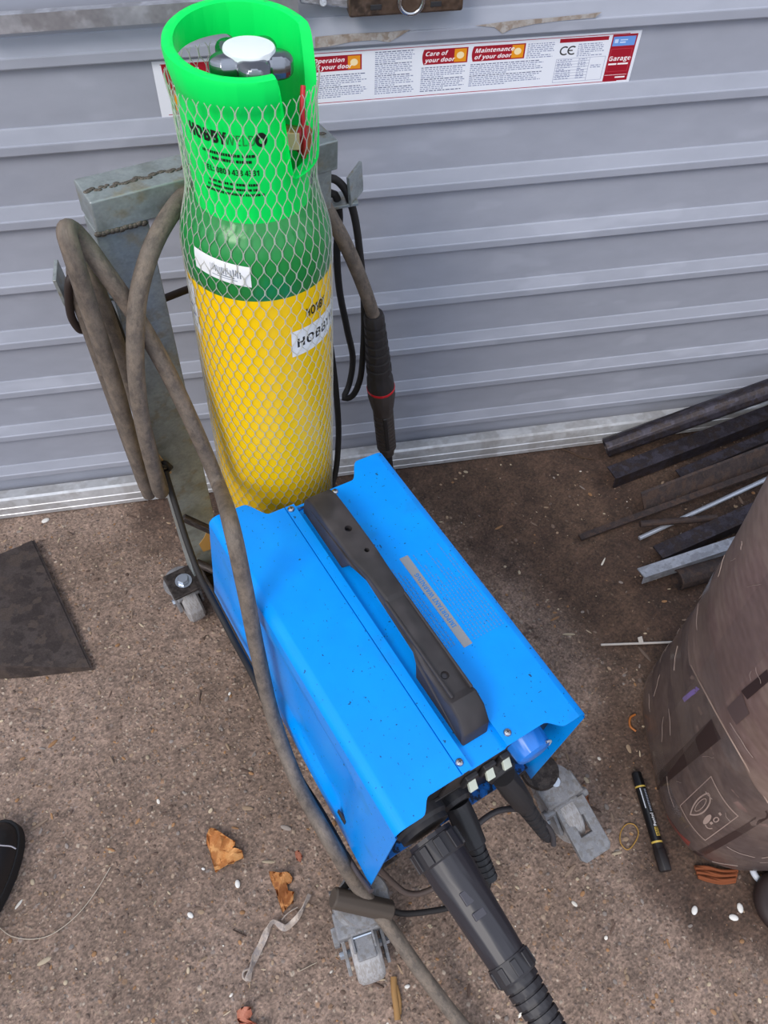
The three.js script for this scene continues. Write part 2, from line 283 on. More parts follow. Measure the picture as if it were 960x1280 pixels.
{
  const tr = thing('welding_trolley', 'home-made galvanised steel trolley on four grey casters carrying welder and bottle', 'trolley', V(-0.01, 0, 0.42));
  const P = (n, g, m, l) => part(tr, n, g, m, l);
  // posts: folded channel, open to the rear
  const channel = (a0, a1, b0, b1) => join(boxIn(T, a0, a1, b0, b1, -0.0035, 0, 0.001), boxIn(T, a0, a0 + 0.0035, b0, b1, -0.03, -0.003, 0.001), boxIn(T, a1 - 0.0035, a1, b0, b1, -0.03, -0.003, 0.001));
  const lean = (g, k, a0) => { const inv = T.m.clone().invert(); g.applyMatrix4(inv); const p = g.attributes.position; for (let i = 0; i < p.count; i++) p.setX(i, p.getX(i) + k * p.getY(i)); return g.applyMatrix4(T.m); };
  const post = P('post', boxUV(lean(channel(0.014, 0.066, -0.02, 0.622), -0.022), 3), galvSteel);
  P('post', boxUV(lean(channel(0.196, 0.248, -0.02, 0.622), 0.012), 3), galvSteel);
  const bar = P('crossbar', boxUV(lean(boxIn(T, 0.002, 0.262, 0.620, 0.652, -0.042, 0.002, 0.002), 0), 3), galvSteel, 'square galvanised top crossbar');
  // weld beads where the bar meets the post and along the bar
  const bead = []; for (let i = 0; i < 11; i++) bead.push(new THREE.IcosahedronGeometry(0.0036, 1).scale(1.15, 0.8, 0.7).applyMatrix4(new THREE.Matrix4().makeTranslation(0.003 + i * 0.0044, 0.6185 + rr(-0.001, 0.001), 0.0015)).applyMatrix4(T.m));
  const bead2 = []; for (let i = 0; i < 90; i++) bead2.push(new THREE.IcosahedronGeometry(rr(0.0014, 0.0028), 1).scale(1.4, 0.5, 1).applyMatrix4(new THREE.Matrix4().makeTranslation(0.006 + i * 0.0028, 0.6523, -0.016 + rr(-0.0025, 0.0025))).applyMatrix4(T.m));
  const beadM = mottled([[74, 70, 68], [96, 88, 80], [120, 112, 100]], 9, 2, { roughness: 0.6, metalness: 0.5 }, 1);
  part(bar, 'weld_bead', join(bead), beadM, 'rough dark weld bead'); part(bar, 'weld_bead', join(bead2), beadM, 'rough weld bead along the bar');
  // cable hooks: angle brackets standing out either side
  const hookL = T.m.clone(), hl = tAt(88, 362, -0.01), hr = tAt(444, 230, -0.03);
  P('cable_hook', boxUV(join(box(0.004, 0.034, 0.03, 0.001).rotateX(0.1).translate(hl.x - 0.010, hl.y, hl.z - 0.012), box(0.06, 0.004, 0.026, 0.001).translate(hl.x + 0.02, hl.y - 0.016, hl.z - 0.012)), 4), galvSteel);
  P('cable_hook', boxUV(join(box(0.004, 0.036, 0.036, 0.001).rotateY(-0.55).rotateZ(0.04).translate(hr.x, hr.y, hr.z), box(0.075, 0.004, 0.03, 0.001).rotateZ(0.1).translate(hr.x - 0.036, hr.y - 0.02, hr.z)), 4), galvSteel);
  // base: two side rails and three cross members of angle iron
  const L = (c0, c1, a, s) => join(boxIn(TB, Math.min(a, a + s * 0.004), Math.max(a, a + s * 0.004), 0, 0.045, c0, c1, 0.001), boxIn(TB, Math.min(a, a + s * 0.04), Math.max(a, a + s * 0.04), 0, 0.004, c0, c1, 0.001));
  P('side_rail', boxUV(L(-0.045, 0.52, 0.022, 1), 4), darkSteel); P('side_rail', boxUV(L(-0.045, 0.52, 0.282, -1), 4), darkSteel);
  for (const c of [-0.03, 0.15, 0.47]) P('cross_member', boxUV(join(boxIn(TB, 0.028, 0.277, 0.004, 0.008, c, c + 0.04, 0.001), boxIn(TB, 0.028, 0.277, 0.008, 0.04, c, c + 0.004, 0.001)), 4), darkSteel);
  P('bottle_tray', boxUV(boxIn(TB, 0.03, 0.274, -0.010, -0.004, -0.03, 0.20, 0.001), 4), darkSteel);
  P('stay', rod(tAt(229, 647, 0.012), tAt(275, 668, 0.04), 0.006), darkSteel); P('stay', rod(tAt(246, 703, 0.012), tAt(286, 722, 0.06), 0.006), darkSteel);
  // yellow paint and a paper tie left on the post
  P('paint_patch', extr([[0, 0], [0.022, -0.004], [0.026, 0.03], [0.014, 0.05], [0.006, 0.034], [-0.004, 0.022]], 0.0008, 0).translate(0.036, 0.06, 0.0002).applyMatrix4(T.m), M({ color: 0xb08a4e, roughness: 0.7 }), 'worn ochre paint patch');
  P('tie_tag', join(box(0.012, 0.05, 0.003, 0.001).rotateZ(0.2).applyMatrix4(new THREE.Matrix4().setPosition(tAt(199, 578, 0.004)))), M({ color: 0xb79a74, roughness: 0.8 }), 'pale wooden tag');
  P('tie_knot', tube([tAt(200, 583, 0.004), tAt(206, 578, 0.014), tAt(212, 586, 0.01), tAt(204, 590, 0.006), tAt(203, 582, 0.015), tAt(214, 584, 0.004)], 0.003, 40, 8), blackRubber);
  // plates and casters
  const caster = (p, head, y1, opt) => {
    const f = frame(p, V(Math.cos(head), 0, -Math.sin(head)), V(0, 1, 0), V(Math.sin(head), 0, Math.cos(head)));
    const r = opt.r ?? 0.04, k = opt.w ?? 1, wc = opt.trail ?? 0.022;
    const cheek = (s) => extr([[-0.022, 0.078], [0.022, 0.078], [wc + 0.026, 0.05], [wc + 0.014, 0.028], [wc - 0.014, 0.028], [-0.028, 0.06]], 0.003, 0.0008).applyMatrix4(new THREE.Matrix4().makeBasis(V(0, 0, 1), V(0, 1, 0), V(-1, 0, 0)).setPosition(s * 0.019 * k + 0.0015, 0, 0)).applyMatrix4(f.m);
    const body = part(tr, 'caster', boxUV(join(cheek(-1), cheek(1), boxIn(f, -0.019 * k, 0.019 * k, 0.074, 0.082, -0.024, 0.03, 0.003), turned([[0, 0], [0.026, 0], [0.028, 0.004], [0.026, 0.010], [0.014, 0.014], [0, 0.014]], f.at(0, 0.08, 0), V(0, 1, 0), 28)), 4), casterGrey);
    part(body, 'wheel', turned([[0, -0.014], [0.03, -0.014], [r - 0.005, -0.0135], [r - 0.001, -0.010], [r, -0.004], [r, 0.004], [r - 0.001, 0.010], [r - 0.005, 0.0135], [0.03, 0.014], [0, 0.014]].map(([q, h]) => [q, h * k]), f.at(0, r, wc), f.R, 40), wheelGrey, 'pale grey plastic wheel');
    part(body, 'axle_bolt', rod(f.at(-0.025 * k, r, wc), f.at(0.025 * k, r, wc), 0.005, 6), zincBolt);
    part(body, 'stem', rod(f.at(0, 0.09, 0), f.at(0, y1 - 0.004, 0), 0.007, 16), zincBolt);
    return [body, f];
  };
  const plate = (a, c, w, d, col) => P('caster_plate', boxUV(boxIn(TB, a - w, a + w, -0.004, 0.002, c - d, c + d, 0.001), 4), col);
  // left rear: black plate with a bright bolt
  const [b1] = caster(V(-0.212, 0, 0.250), 0.42, 0.1, { trail: 0.004, r: 0.045 });
  const pl = P('caster_plate', boxUV(boxIn(TB, -0.029, 0.022, 0.000, 0.005, -0.026, 0.024, 0.004), 4), darkSteel, 'dark square caster plate');
  part(pl, 'hex_bolt', join(turned([[0, 0.006], [0.013, 0.006], [0.013, 0.0075], [0, 0.0075]], T.at(-0.004, 0, 0), T.U, 24), turned([[0, 0.0075], [0.0085, 0.0075], [0.0092, 0.009], [0.0092, 0.0125], [0.008, 0.014], [0, 0.014]], T.at(-0.004, 0, 0), T.U, 6)), zincBolt, 'bright zinc hexagon bolt');
  // left front, with its brake tab on top of the wheel
  const [b2, f2] = caster(V(-0.004, 0, 0.757), 0.14, 0.1, { trail: 0.044, w: 1.3 });
  P('caster_plate', boxUV(turned([[0, -0.004], [0.030, -0.004], [0.033, -0.001], [0.031, 0.003], [0, 0.004]], TB.at(0.0, 0, 0.535), TB.U, 28), 4), casterGrey);
  part(b2, 'brake_housing', boxUV(join(boxIn(f2, -0.030, 0.030, 0.060, 0.089, 0.002, 0.034, 0.003), boxIn(f2, -0.036, -0.028, 0.045, 0.065, 0.014, 0.036, 0.002), boxIn(f2, 0.028, 0.036, 0.045, 0.065, 0.014, 0.036, 0.002)), 4), casterGrey);
  part(b2, 'brake_tab', boxUV(join(boxIn(f2, -0.012, 0.012, 0.078, 0.083, 0.030, 0.062, 0.002), boxIn(f2, -0.0145, -0.0115, 0.068, 0.086, 0.028, 0.052, 0.001), boxIn(f2, 0.0115, 0.0145, 0.068, 0.086, 0.028, 0.052, 0.001)), 4), casterGrey);
  part(b2, 'spring_pin', rod(f2.at(-0.012, 0.0845, 0.036), f2.at(0.012, 0.0845, 0.036), 0.0016, 8), zincBolt);
  // right front, with a brake pedal that has a rectangular hole
  const [b3, f3] = caster(V(0.286, 0, 0.655), 0.34, 0.1, { trail: 0.030 });
  P('caster_plate', boxUV(turned([[0, -0.004], [0.025, -0.004], [0.027, -0.001], [0.025, 0.003], [0, 0.004]], TB.at(0.286, 0, 0.528), TB.U, 28), 4), darkSteel, 'dark round caster plate');
  part(b3, 'brake_housing', boxUV(join(boxIn(f3, -0.028, 0.030, 0.060, 0.090, -0.006, 0.026, 0.003), rod(f3.at(-0.034, 0.07, 0.026), f3.at(0.038, 0.07, 0.026), 0.006, 16)), 4), casterGrey);
  const pm = new THREE.Matrix4().makeRotationX(Math.PI / 2 + 0.32); pm.setPosition(0.006, 0.078, 0.028);
  const pedalG = extr([[-0.023, 0], [0.023, 0], [0.024, 0.07], [0.019, 0.076], [-0.019, 0.076], [-0.024, 0.07]], 0.006, 0.0012, null, [[-0.009, 0.022], [0.009, 0.022], [0.009, 0.046], [-0.009, 0.046]]).applyMatrix4(pm).applyMatrix4(f3.m);
  part(b3, 'brake_pedal', boxUV(pedalG, 4), casterGrey, 'grey brake pedal with a rectangular hole');
  // right rear, mostly hidden behind the welder
  caster(V(0.082, 0, 0.155), 0.3, 0.1, { trail: 0.02 }); plate(0.30, 0.0, 0.03, 0.03, darkSteel);
}

// ───────────── gas bottle ─────────────
const CB = V(-0.044, 0.097, 0.272), CT = V(-0.003, 0.875, 0.258), CA = CT.clone().sub(CB).normalize();
const toCam = (() => { const v = EYE.clone().sub(CB); v.addScaledVector(CA, -v.dot(CA)); return v.normalize(); })(), cRight = CA.clone().cross(toCam).normalize();
const onCyl = (r, th, h) => CB.clone().addScaledVector(CA, h).addScaledVector(toCam, r * Math.cos(th)).addScaledVector(cRight, r * Math.sin(th));
function cylGrid(rf, th0, th1, h0, h1, nu, nv) {      // patch of a surface round the bottle's axis
  const pos = [], uv = [], idx = [];
  for (let j = 0; j <= nv; j++) for (let i = 0; i <= nu; i++) { const th = th0 + (th1 - th0) * i / nu, h = h0 + (h1 - h0) * j / nv, p = onCyl(rf(h, th), th, h); pos.push(p.x, p.y, p.z); uv.push(i / nu, j / nv); }
  for (let j = 0; j < nv; j++) for (let i = 0; i < nu; i++) { const a = j * (nu + 1) + i, b = a + 1, c = a + nu + 1, d = c + 1; idx.push(a, b, d, a, d, c); }
  const g = new THREE.BufferGeometry(); g.setAttribute('position', new THREE.Float32BufferAttribute(pos, 3)); g.setAttribute('uv', new THREE.Float32BufferAttribute(uv, 2)); g.setIndex(idx); g.computeVertexNormals(); return g;
}
const RB = 0.0715, HY = 0.583;
const shoulder = []; for (let i = 0; i <= 12; i++) { const t = i / 12 * Math.PI / 2; shoulder.push([0.028 + (RB - 0.028) * Math.cos(t), 0.614 + 0.046 * Math.sin(t)]); }
const guardR = (h) => 0.0525 + 0.0030 * sstep(0.645, 0.735, h) + 0.0052 * sstep(0.738, 0.770, h) + (h > 0.749 ? 0.0008 : 0);
const guardTilt = (h, th) => h + 0.015 * (1 - Math.cos(th)) / 2 * sstep(0.64, 0.77, h);
{
  const gb = thing('gas_bottle', 'yellow gas bottle with dark green shoulder and bright green valve guard', 'gas bottle', CB.clone());
  const P = (n, g, m, l) => part(gb, n, g, m, l);
  P('body', turned([[0, 0.004], [0.04, 0.002], [0.062, 0], [0.0685, 0.004], [RB, 0.014], [RB, HY]], CB, CA, 96), MP({ color: 0xffd004, roughness: 0.34, specularIntensity: 0.6, clearcoat: 0.1, clearcoatRoughness: 0.25 }), 'yellow painted body');
  P('shoulder', turned([[RB, HY], [RB + 0.0002, HY + 0.0004], [RB + 0.0002, 0.612], ...shoulder, [0.02, 0.66], [0.02, 0.68], [0, 0.68]], CB, CA, 96), MP({ color: 0x16883c, roughness: 0.33, clearcoat: 0.3, clearcoatRoughness: 0.25 }), 'dark green painted shoulder');
  // valve guard: a flared sleeve with an opening at the right and a rolled lip
  const o0 = 0.40, o1 = 2.05, NC = 240, prof = [];
  const topOf = (th) => { const t = ((th % (2 * Math.PI)) + 2 * Math.PI) % (2 * Math.PI); if (t < o0 || t > o1) return 1; const e0 = 0.694; const l = sstep(o0, o0 + 0.24, t), r = sstep(o1, o1 - 0.75, t); return 1 - Math.min(1, Math.min(l * 1.0, r * 1.0)); };
  const wall = 0.0042; const out = [], inn = []; for (let i = 0; i <= 14; i++) { const h = 0.642 + (0.7485 - 0.642) * i / 14; out.push([guardR(h), h]); inn.unshift([guardR(h) - wall, h]); }
  prof.push(...out, [guardR(0.75), 0.7500], [guardR(0.76), 0.760], [guardR(0.77), 0.770], [guardR(0.775) - 0.0008, 0.7735], [guardR(0.775) - 0.003, 0.775], [guardR(0.775) - 0.0075, 0.775], [guardR(0.775) - 0.0095, 0.7735], [guardR(0.775) - 0.0098, 0.766], ...inn);
  const pos = [], idx = [], np = prof.length;
  const ths = []; for (let i = 0; i < NC; i++) ths.push(i / NC * 2 * Math.PI); for (let i = 0; i < 16; i++) ths.push(o0 + 0.24 * i / 16); ths.sort((a, b) => a - b);
  for (const th of ths) { const ht = 0.690 + (0.776 - 0.690) * topOf(th); for (const [r, h] of prof) { const hh = Math.min(h, ht), p = onCyl(r, th, guardTilt(hh, th)); pos.push(p.x, p.y, p.z); } }
  for (let i = 0; i < ths.length; i++) for (let j = 0; j < np; j++) { const a = i * np + j, b = i * np + (j + 1) % np, c = ((i + 1) % ths.length) * np + j, d = ((i + 1) % ths.length) * np + (j + 1) % np; idx.push(a, c, d, a, d, b); }
  let gg = new THREE.BufferGeometry(); gg.setAttribute('position', new THREE.Float32BufferAttribute(pos, 3)); gg.setIndex(idx); gg = toCreasedNormals(gg, 0.7);
  { // second opening, at the back left below the lip
    const e2 = new Evaluator(); e2.attributes = ['position', 'normal', 'uv']; const A = new Brush(clean(gg)); A.updateMatrixWorld();
    const dirW = toCam.clone().multiplyScalar(Math.cos(-2.35)).addScaledVector(cRight, Math.sin(-2.35)), tw = CA.clone().cross(dirW);
    const wb = new Brush(clean(new RoundedBoxGeometry(0.072, 0.068, 0.05, 4, 0.010).applyMatrix4(new THREE.Matrix4().makeBasis(tw, CA, dirW).setPosition(onCyl(0.058, -2.35, 0.731))))); wb.updateMatrixWorld();
    gg = toCreasedNormals(clean(e2.evaluate(A, wb, SUBTRACTION).geometry), 0.7);
  }
  const guard = P('valve_guard', gg, MP({ color: 0x02f064, roughness: 0.4, specularIntensity: 0.5, clearcoat: 0 }), 'bright green plastic valve guard');
  // print on the guard
  const print = canvasTex(1024, 768, (g, w, h) => {
    g.clearRect(0, 0, w, h); g.fillStyle = '#08140c'; g.textAlign = 'center';
    g.font = 'bold 150px sans-serif'; g.lineWidth = 9; g.strokeStyle = '#08140c'; g.strokeText('HOBBY', 290, 190); g.fillText('HOBBY', 290, 190); g.font = '132px sans-serif'; g.fillStyle = '#15893d'; g.fillText('WELD', 690, 190); g.fillStyle = '#08140c';
    g.beginPath(); g.arc(920, 140, 66, 0, 7); g.fill(); g.fillStyle = '#0be055'; g.beginPath(); g.arc(920, 150, 26, 0, 7); g.fill(); g.fillStyle = '#08140c';
    const lines = [[300, 44, 0.62, 26], [356, 44, 0.5, 26], [470, 66, 0.86, 36], [588, 40, 0.56, 22], [640, 40, 0.62, 22], [692, 40, 0.7, 22]];
    for (const [y, s, f, k] of lines) if (s === 66) { g.font = 'bold 78px sans-serif'; g.fillText('TEL: 0800 433 4331', 540, y + 14); } else { let x = 540 - w * f / 2; while (x < 540 + w * f / 2) { const ww = k * (0.5 + rnd()); g.fillRect(x, y - s * 0.55, ww, s * 0.62); x += ww + k * (rnd() < 0.25 ? 0.9 : 0.3); } }
  });
  part(guard, 'guard_print', cylGrid((h) => guardR(h) + 0.0004, -1.05, 0.32, 0.672, 0.740, 40, 12), M({ map: print, transparent: true, alphaTest: 0.4, roughness: 0.5 }), 'black printed lettering');
  // valve with hand wheel
  const brass = M({ color: 0x9a8450, roughness: 0.35, metalness: 0.9 });
  const vx = (a, b, h) => CB.clone().addScaledVector(CA, h).addScaledVector(cRight, a).addScaledVector(toCam, b);
  const valve = P('valve', join(turned([[0, 0], [0.015, 0], [0.015, 0.03], [0.012, 0.034], [0.012, 0.055], [0.008, 0.058], [0.006, 0.085], [0, 0.085]], vx(0.004, 0, 0.68), CA, 24), rod(vx(0.01, 0, 0.706), vx(0.044, 0.012, 0.706), 0.010, 20)), brass, 'brass valve body');
  const chrome = M({ color: 0x8e9198, roughness: 0.26, metalness: 1 });
  const lobes = (r0, am, n = 200) => Array.from({ length: n }, (_, i) => { const t = i / n * 2 * Math.PI, r = r0 + am * Math.abs(Math.cos(2.5 * t + 0.5)) ** 1.1 - am * 0.3; return [r * Math.cos(t), r * Math.sin(t)]; });
  const wf = new THREE.Matrix4().makeBasis(cRight, toCam.clone().negate(), CA).setPosition(vx(0.0065, -0.001, 0.760));
  const wheel = part(valve, 'hand_wheel', toCreasedNormals(extr(lobes(0.0265, 0.0125), 0.006, 0.0065, null, null, 6).applyMatrix4(wf), 0.8), chrome, 'chromed five-lobed hand wheel');
  part(valve, 'hand_wheel_cap', turned([[0, 0.0150], [0.016, 0.0149], [0.0205, 0.0143], [0.0212, 0.0130], [0.0212, 0.010], [0, 0.010]], vx(0.0065, -0.001, 0.7605), CA, 40), M({ color: 0xe9edf2, roughness: 0.45 }), 'white hand wheel cap');
  part(valve, 'outlet_cap', rod(vx(0.044, 0.012, 0.706), vx(0.051, 0.015, 0.706), 0.0115, 20), M({ color: 0xb3142a, roughness: 0.4 }), 'red plastic outlet cap');
  part(valve, 'outlet_tag', tube([vx(0.046, 0.022, 0.695), vx(0.047, 0.026, 0.71), vx(0.046, 0.022, 0.735), vx(0.048, 0.012, 0.75)], 0.0022, 24, 8), M({ color: 0xc0182a, roughness: 0.5 }), 'red plastic strap');
  part(valve, 'paper_tag', box(0.012, 0.014, 0.001, 0.0003).applyMatrix4(new THREE.Matrix4().makeBasis(cRight, CA, toCam).setPosition(vx(0.036, 0.036, 0.716))), M({ color: 0xcdb38c, roughness: 0.7 }), 'buff paper tag');
  // stickers
  const st1 = canvasTex(512, 160, (g, w, h) => { g.fillStyle = '#f1f3f6'; g.fillRect(0, 0, w, h); g.fillStyle = '#77808c'; let x = 170; while (x < 440) { const a = 3 + rnd() * 9; g.fillRect(x, 40 + rnd() * 14, a, 52); x += a + 5 + rnd() * 8; } g.fillRect(230, 108, 150, 8); g.fillStyle = '#aab2bd'; g.fillRect(180, 126, 220, 8); });
  const tilt = (g, k) => { const p = g.attributes.position; for (let i = 0; i < p.count; i++) { const v = V(p.getX(i), p.getY(i), p.getZ(i)); const a = v.clone().sub(CB).dot(cRight); v.addScaledVector(CA, -k * (a + 0.03)); p.setXYZ(i, v.x, v.y, v.z); } return g; };
  P('sticker', tilt(cylGrid((h) => (h < 0.614 ? RB : 0.028 + (RB - 0.028) * Math.sqrt(1 - ((h - 0.614) / 0.046) ** 2)) + 0.0010, -0.92, -0.12, 0.602, 0.623, 24, 8), 0.12), M({ map: st1, roughness: 0.4 }), 'small white stock sticker');
  const st2 = canvasTex(512, 192, (g, w, h) => { g.fillStyle = '#eef0f3'; g.fillRect(0, 0, w, h); g.fillStyle = '#1b1b1d'; g.font = 'bold 92px sans-serif'; g.fillText('HOBBYWELD', 28, 130, 640); });
  P('name_label', cylGrid(() => RB + 0.0006, 0.36, 1.62, 0.509, 0.541, 30, 4), M({ map: st2, roughness: 0.4 }), 'white name label');
  const st3 = canvasTex(512, 128, (g, w, h) => { g.clearRect(0, 0, w, h); g.fillStyle = '#1b1b1d'; g.font = 'bold 100px sans-serif'; g.fillText('HOBBY', 20, 100, 470); });
  P('name_print', cylGrid(() => RB + 0.0006, 0.58, 1.22, 0.548, 0.566, 20, 3), M({ map: st3, transparent: true, alphaTest: 0.4, roughness: 0.5 }), 'black printed name');
  const st4 = canvasTex(256, 256, (g, w, h) => { g.fillStyle = '#dfe3ee'; g.fillRect(0, 0, w, h); g.fillStyle = '#4a5a9c'; for (let i = 0; i < 6; i++) g.fillRect(30, 30 + i * 34, 120 + rnd() * 70, 12); });
  P('hazard_label', cylGrid(() => RB + 0.0006, -1.75, -1.12, 0.515, 0.577, 20, 6), M({ map: st4, roughness: 0.4 }), 'white label with blue print');
}
{ // plastic net sleeve drawn over the bottle
  const NZ = 78, H0 = 0.012, H1 = 0.757, per = 0.024;
  const rNet = (h) => 0.0732 - 0.0135 * sstep(0.606, 0.672, h) + 0.0008 * sstep(0.69, 0.73, h) + 0.0022 * sstep(0.735, 0.757, h);
  const pos = [], nor = [], idx = []; const ns = Math.round((H1 - H0) / per * 10), R = 0.0005;
  for (let k = 0; k < NZ; k++) {
    const t0 = (k + 0.5) * 2 * Math.PI / NZ, amp = Math.PI / NZ * 0.92, sg = k % 2 ? 1 : -1, ph = 0.25 * Math.sin(k * 2.1), base = pos.length / 3;
    for (let i = 0; i <= ns; i++) {
      const h = H0 + (H1 - H0) * i / ns, pr = per * (1 + 0.18 * sstep(0.55, 0.66, h));
      let ss = Math.sin(2 * Math.PI * h / per + 0.18 * Math.sin(t0 * 3)); ss = clamp(ss * 1.25, -1, 1);
      const th = t0 + sg * amp * ss + 0.25 * h + 0.03 * Math.sin(9 * h + t0 * 2), r = rNet(h) + 0.0006 * Math.sin(13 * h + 2 * t0);
      for (let q = 0; q < 4; q++) { const a = q * Math.PI / 2, rr2 = r + R * Math.cos(a), dt = R * Math.sin(a) / r; const p = onCyl(rr2, th + dt, h); pos.push(p.x, p.y, p.z); const c = onCyl(r, th, h); const n = p.clone().sub(c).normalize(); nor.push(n.x, n.y, n.z); }
    }
    for (let i = 0; i < ns; i++) for (let q = 0; q < 4; q++) { const a = base + i * 4 + q, b = base + i * 4 + (q + 1) % 4; idx.push(a, b, b + 4, a, b + 4, a + 4); }
  }
  const g = new THREE.BufferGeometry(); g.setAttribute('position', new THREE.Float32BufferAttribute(pos, 3)); g.setAttribute('normal', new THREE.Float32BufferAttribute(nor, 3)); g.setIndex(idx);
  single('net_sleeve', 'white plastic diamond net sleeve pulled over the gas bottle', 'net', g, MP({ color: 0xe8e8e2, roughness: 0.45, transmission: 0.55, thickness: 0 }));
}

// ───────────── welder ─────────────
const WO = V(0.0455, 0.40, 0.7585), Wd = frame(WO, ...axes(0.404, 0.12, 0.05)), WW = 0.243, WL = 0.405, WH = 0.212;
const sideAt = (px, py, a) => onPlane(px, py, Wd.at(a, 0, 0), Wd.R);
{
  const w = thing('welding_machine', 'bright blue steel welding machine with black top handle', 'welder', Wd.at(WW / 2, -WH, -WL / 2));
  const P = (n, g, m, l) => part(w, n, g, m, l);
  const speck = dataTex(512, 512, (u, v) => { const s = sstep(0.85, 0.89, fbm(u, v, 110, 2, 2)), n = (fbm(u, v, 12, 3, 5) - 0.5) * 10, d = sstep(0.68, 0.80, fbm(u, v, 7, 4, 1)) * 0.12; return mix(mix([0, 148 + n, 248 + n * 0.2], [88, 98, 120], d), [40, 52, 74], s * 0.8); });
  const blue = MP({ map: speck, roughness: 0.38, specularIntensity: 0.45, clearcoat: 0.06, clearcoatRoughness: 0.15 });
  const rb = 0.012, t = 0.0016;
  const fz = (x) => -0.003 - 0.0135 * (sstep(0.030, 0.046, x) - sstep(0.192, 0.212, x));
  const rz = (x) => -0.408 + 0.025 * (sstep(0.044, 0.066, x) - sstep(0.180, 0.202, x));
  const sheet = (x0, x1, y = 0, zf = fz, zr = rz) => { const a = [], b = [], n = Math.max(2, Math.ceil((x1 - x0) / 0.003)); for (let i = 0; i <= n; i++) { const x = x0 + (x1 - x0) * i / n; a.push([x, -zf(x)]); b.unshift([x, -zr(x)]); } return extr([...a, ...b], t, 0).rotateX(-Math.PI / 2).translate(0, y - t, 0); };
  const bend = (x0, s) => { // quarter-round fold between top and side
    const pts = []; for (let i = 0; i <= 8; i++) { const a = i / 8 * Math.PI / 2; pts.push([x0 + s * (rb - rb * Math.cos(a)), -rb + rb * Math.sin(a)]); } for (let i = 8; i >= 0; i--) { const a = i / 8 * Math.PI / 2; pts.push([x0 + s * (rb - (rb - t) * Math.cos(a)), -rb + (rb - t) * Math.sin(a)]); }
    return toCreasedNormals(extr(pts, -fz(0) + 0.405 - 0.003 + 0.0, 0).translate(0, 0, -0.408).scale(1, 1, 1), 0.5);
  };
  const chan = 0.007, c0 = 0.0985, c1 = 0.1435;
  const side = (x, s) => { // side sheet with a pressed recess
    const B = (z) => -WH + 0.047 * (-z / WL), nz = 54, ny = 26, pos = [], idx = [];
    for (let j = 0; j <= ny; j++) for (let i = 0; i <= nz; i++) { const z = -0.408 + 0.407 * i / nz, y = -rb + (B(z) + rb) * j / ny; const f = sstep(-0.345, -0.318, z) * sstep(-0.060, -0.092, z) * sstep(-0.035, -0.058, y) * sstep(B(z) + 0.018, B(z) + 0.038, y); pos.push(x + s * 0.007 * f, y, z); }
    const n1 = (nz + 1) * (ny + 1); for (let k = 0; k < n1; k++) pos.push(pos[3 * k] + s * t, pos[3 * k + 1], pos[3 * k + 2]);
    const quad = (a, b, c, d) => idx.push(a, b, c, a, c, d);
    for (let j = 0; j < ny; j++) for (let i = 0; i < nz; i++) { const a = j * (nz + 1) + i, b = a + 1, c = a + nz + 1, d = c + 1; quad(a, c, d, b); quad(n1 + a, n1 + b, n1 + d, n1 + c); }
    for (let i = 0; i < nz; i++) { const a = ny * (nz + 1) + i; quad(a, n1 + a, n1 + a + 1, a + 1); }
    for (let j = 0; j < ny; j++) for (const i of [0, nz]) { const a = j * (nz + 1) + i, b = a + nz + 1; quad(a, b, n1 + b, n1 + a); }
    const g = new THREE.BufferGeometry(); g.setAttribute('position', new THREE.Float32BufferAttribute(pos, 3)); g.setIndex(idx); const o = toCreasedNormals(g, 0.5);
    return o;
  };
  const blueUV = (g) => boxUV(g, 3.2);
  const shell = join(sheet(rb, 0.0852), sheet(0.0866, c0), sheet(c1, WW - rb), bend(0, 1), bend(WW, -1),
    new THREE.BoxGeometry(t, chan, 0.366).translate(c0 - t / 2, -chan / 2 - t / 2, -0.2), new THREE.BoxGeometry(t, chan, 0.366).translate(c1 + t / 2, -chan / 2 - t / 2, -0.2),
    sheet(c0, c1, -chan), sheet(0.083, 0.089, -0.0025));
  const cover = P('cover', blueUV(shell).applyMatrix4(Wd.m), blue, 'blue painted steel cover');
  const sl = part(cover, 'side_sheet', blueUV(side(0, 1)).applyMatrix4(Wd.m), MP({ map: speck, roughness: 0.3, specularIntensity: 0.6, clearcoat: 0.2, clearcoatRoughness: 0.15, side: THREE.DoubleSide }));
  part(cover, 'side_sheet', blueUV(side(WW, -1)).applyMatrix4(Wd.m), sl.material);
  part(sl, 'side_slot', boxIn(Wd, -0.0006, 0.001, -0.172, -0.162, -0.082, -0.066, 0.0003), blackPlastic, 'small black slot');
  // screws
  const screw = M({ color: 0xb4b4b8, roughness: 0.25, metalness: 1 });
  for (const [a, c] of [[0.0915, -0.377], [0.152, -0.377], [0.0905, -0.0275], [0.152, -0.0275]]) {
    const s = part(cover, 'screw', turned([[0, 0.0034], [0.0022, 0.003], [0.0036, 0.002], [0.0044, 0.0006], [0.0044, 0]], Wd.at(a, 0, c), Wd.U, 20), screw, 'small dome-headed screw');
    part(s, 'screw_slot', join(boxIn(Wd, a - 0.002, a + 0.002, 0.0025, 0.0036, c - 0.0004, c + 0.0004, 0.0001), boxIn(Wd, a - 0.0004, a + 0.0004, 0.0025, 0.0036, c - 0.002, c + 0.002, 0.0001)), blackPlastic);
  }
  // chassis, front and rear plates
  const chassis = mottled([[20, 92, 170], [30, 110, 196], [28, 40, 62]], 9, 2, { roughness: 0.5 }, 5);
  P('base_pan', boxUV(join(boxIn(Wd, 0.003, WW - 0.003, -0.200, -0.197, -0.20, -0.012, 0.0005), boxIn(Wd, 0.003, WW - 0.003, -0.185, -0.182, -0.395, -0.20, 0.0005)), 4), chassis);
  P('rear_plate', boxUV(boxIn(Wd, 0.003, WW - 0.003, -0.182, -0.004, -0.378, -0.375, 0.0005), 4), chassis);
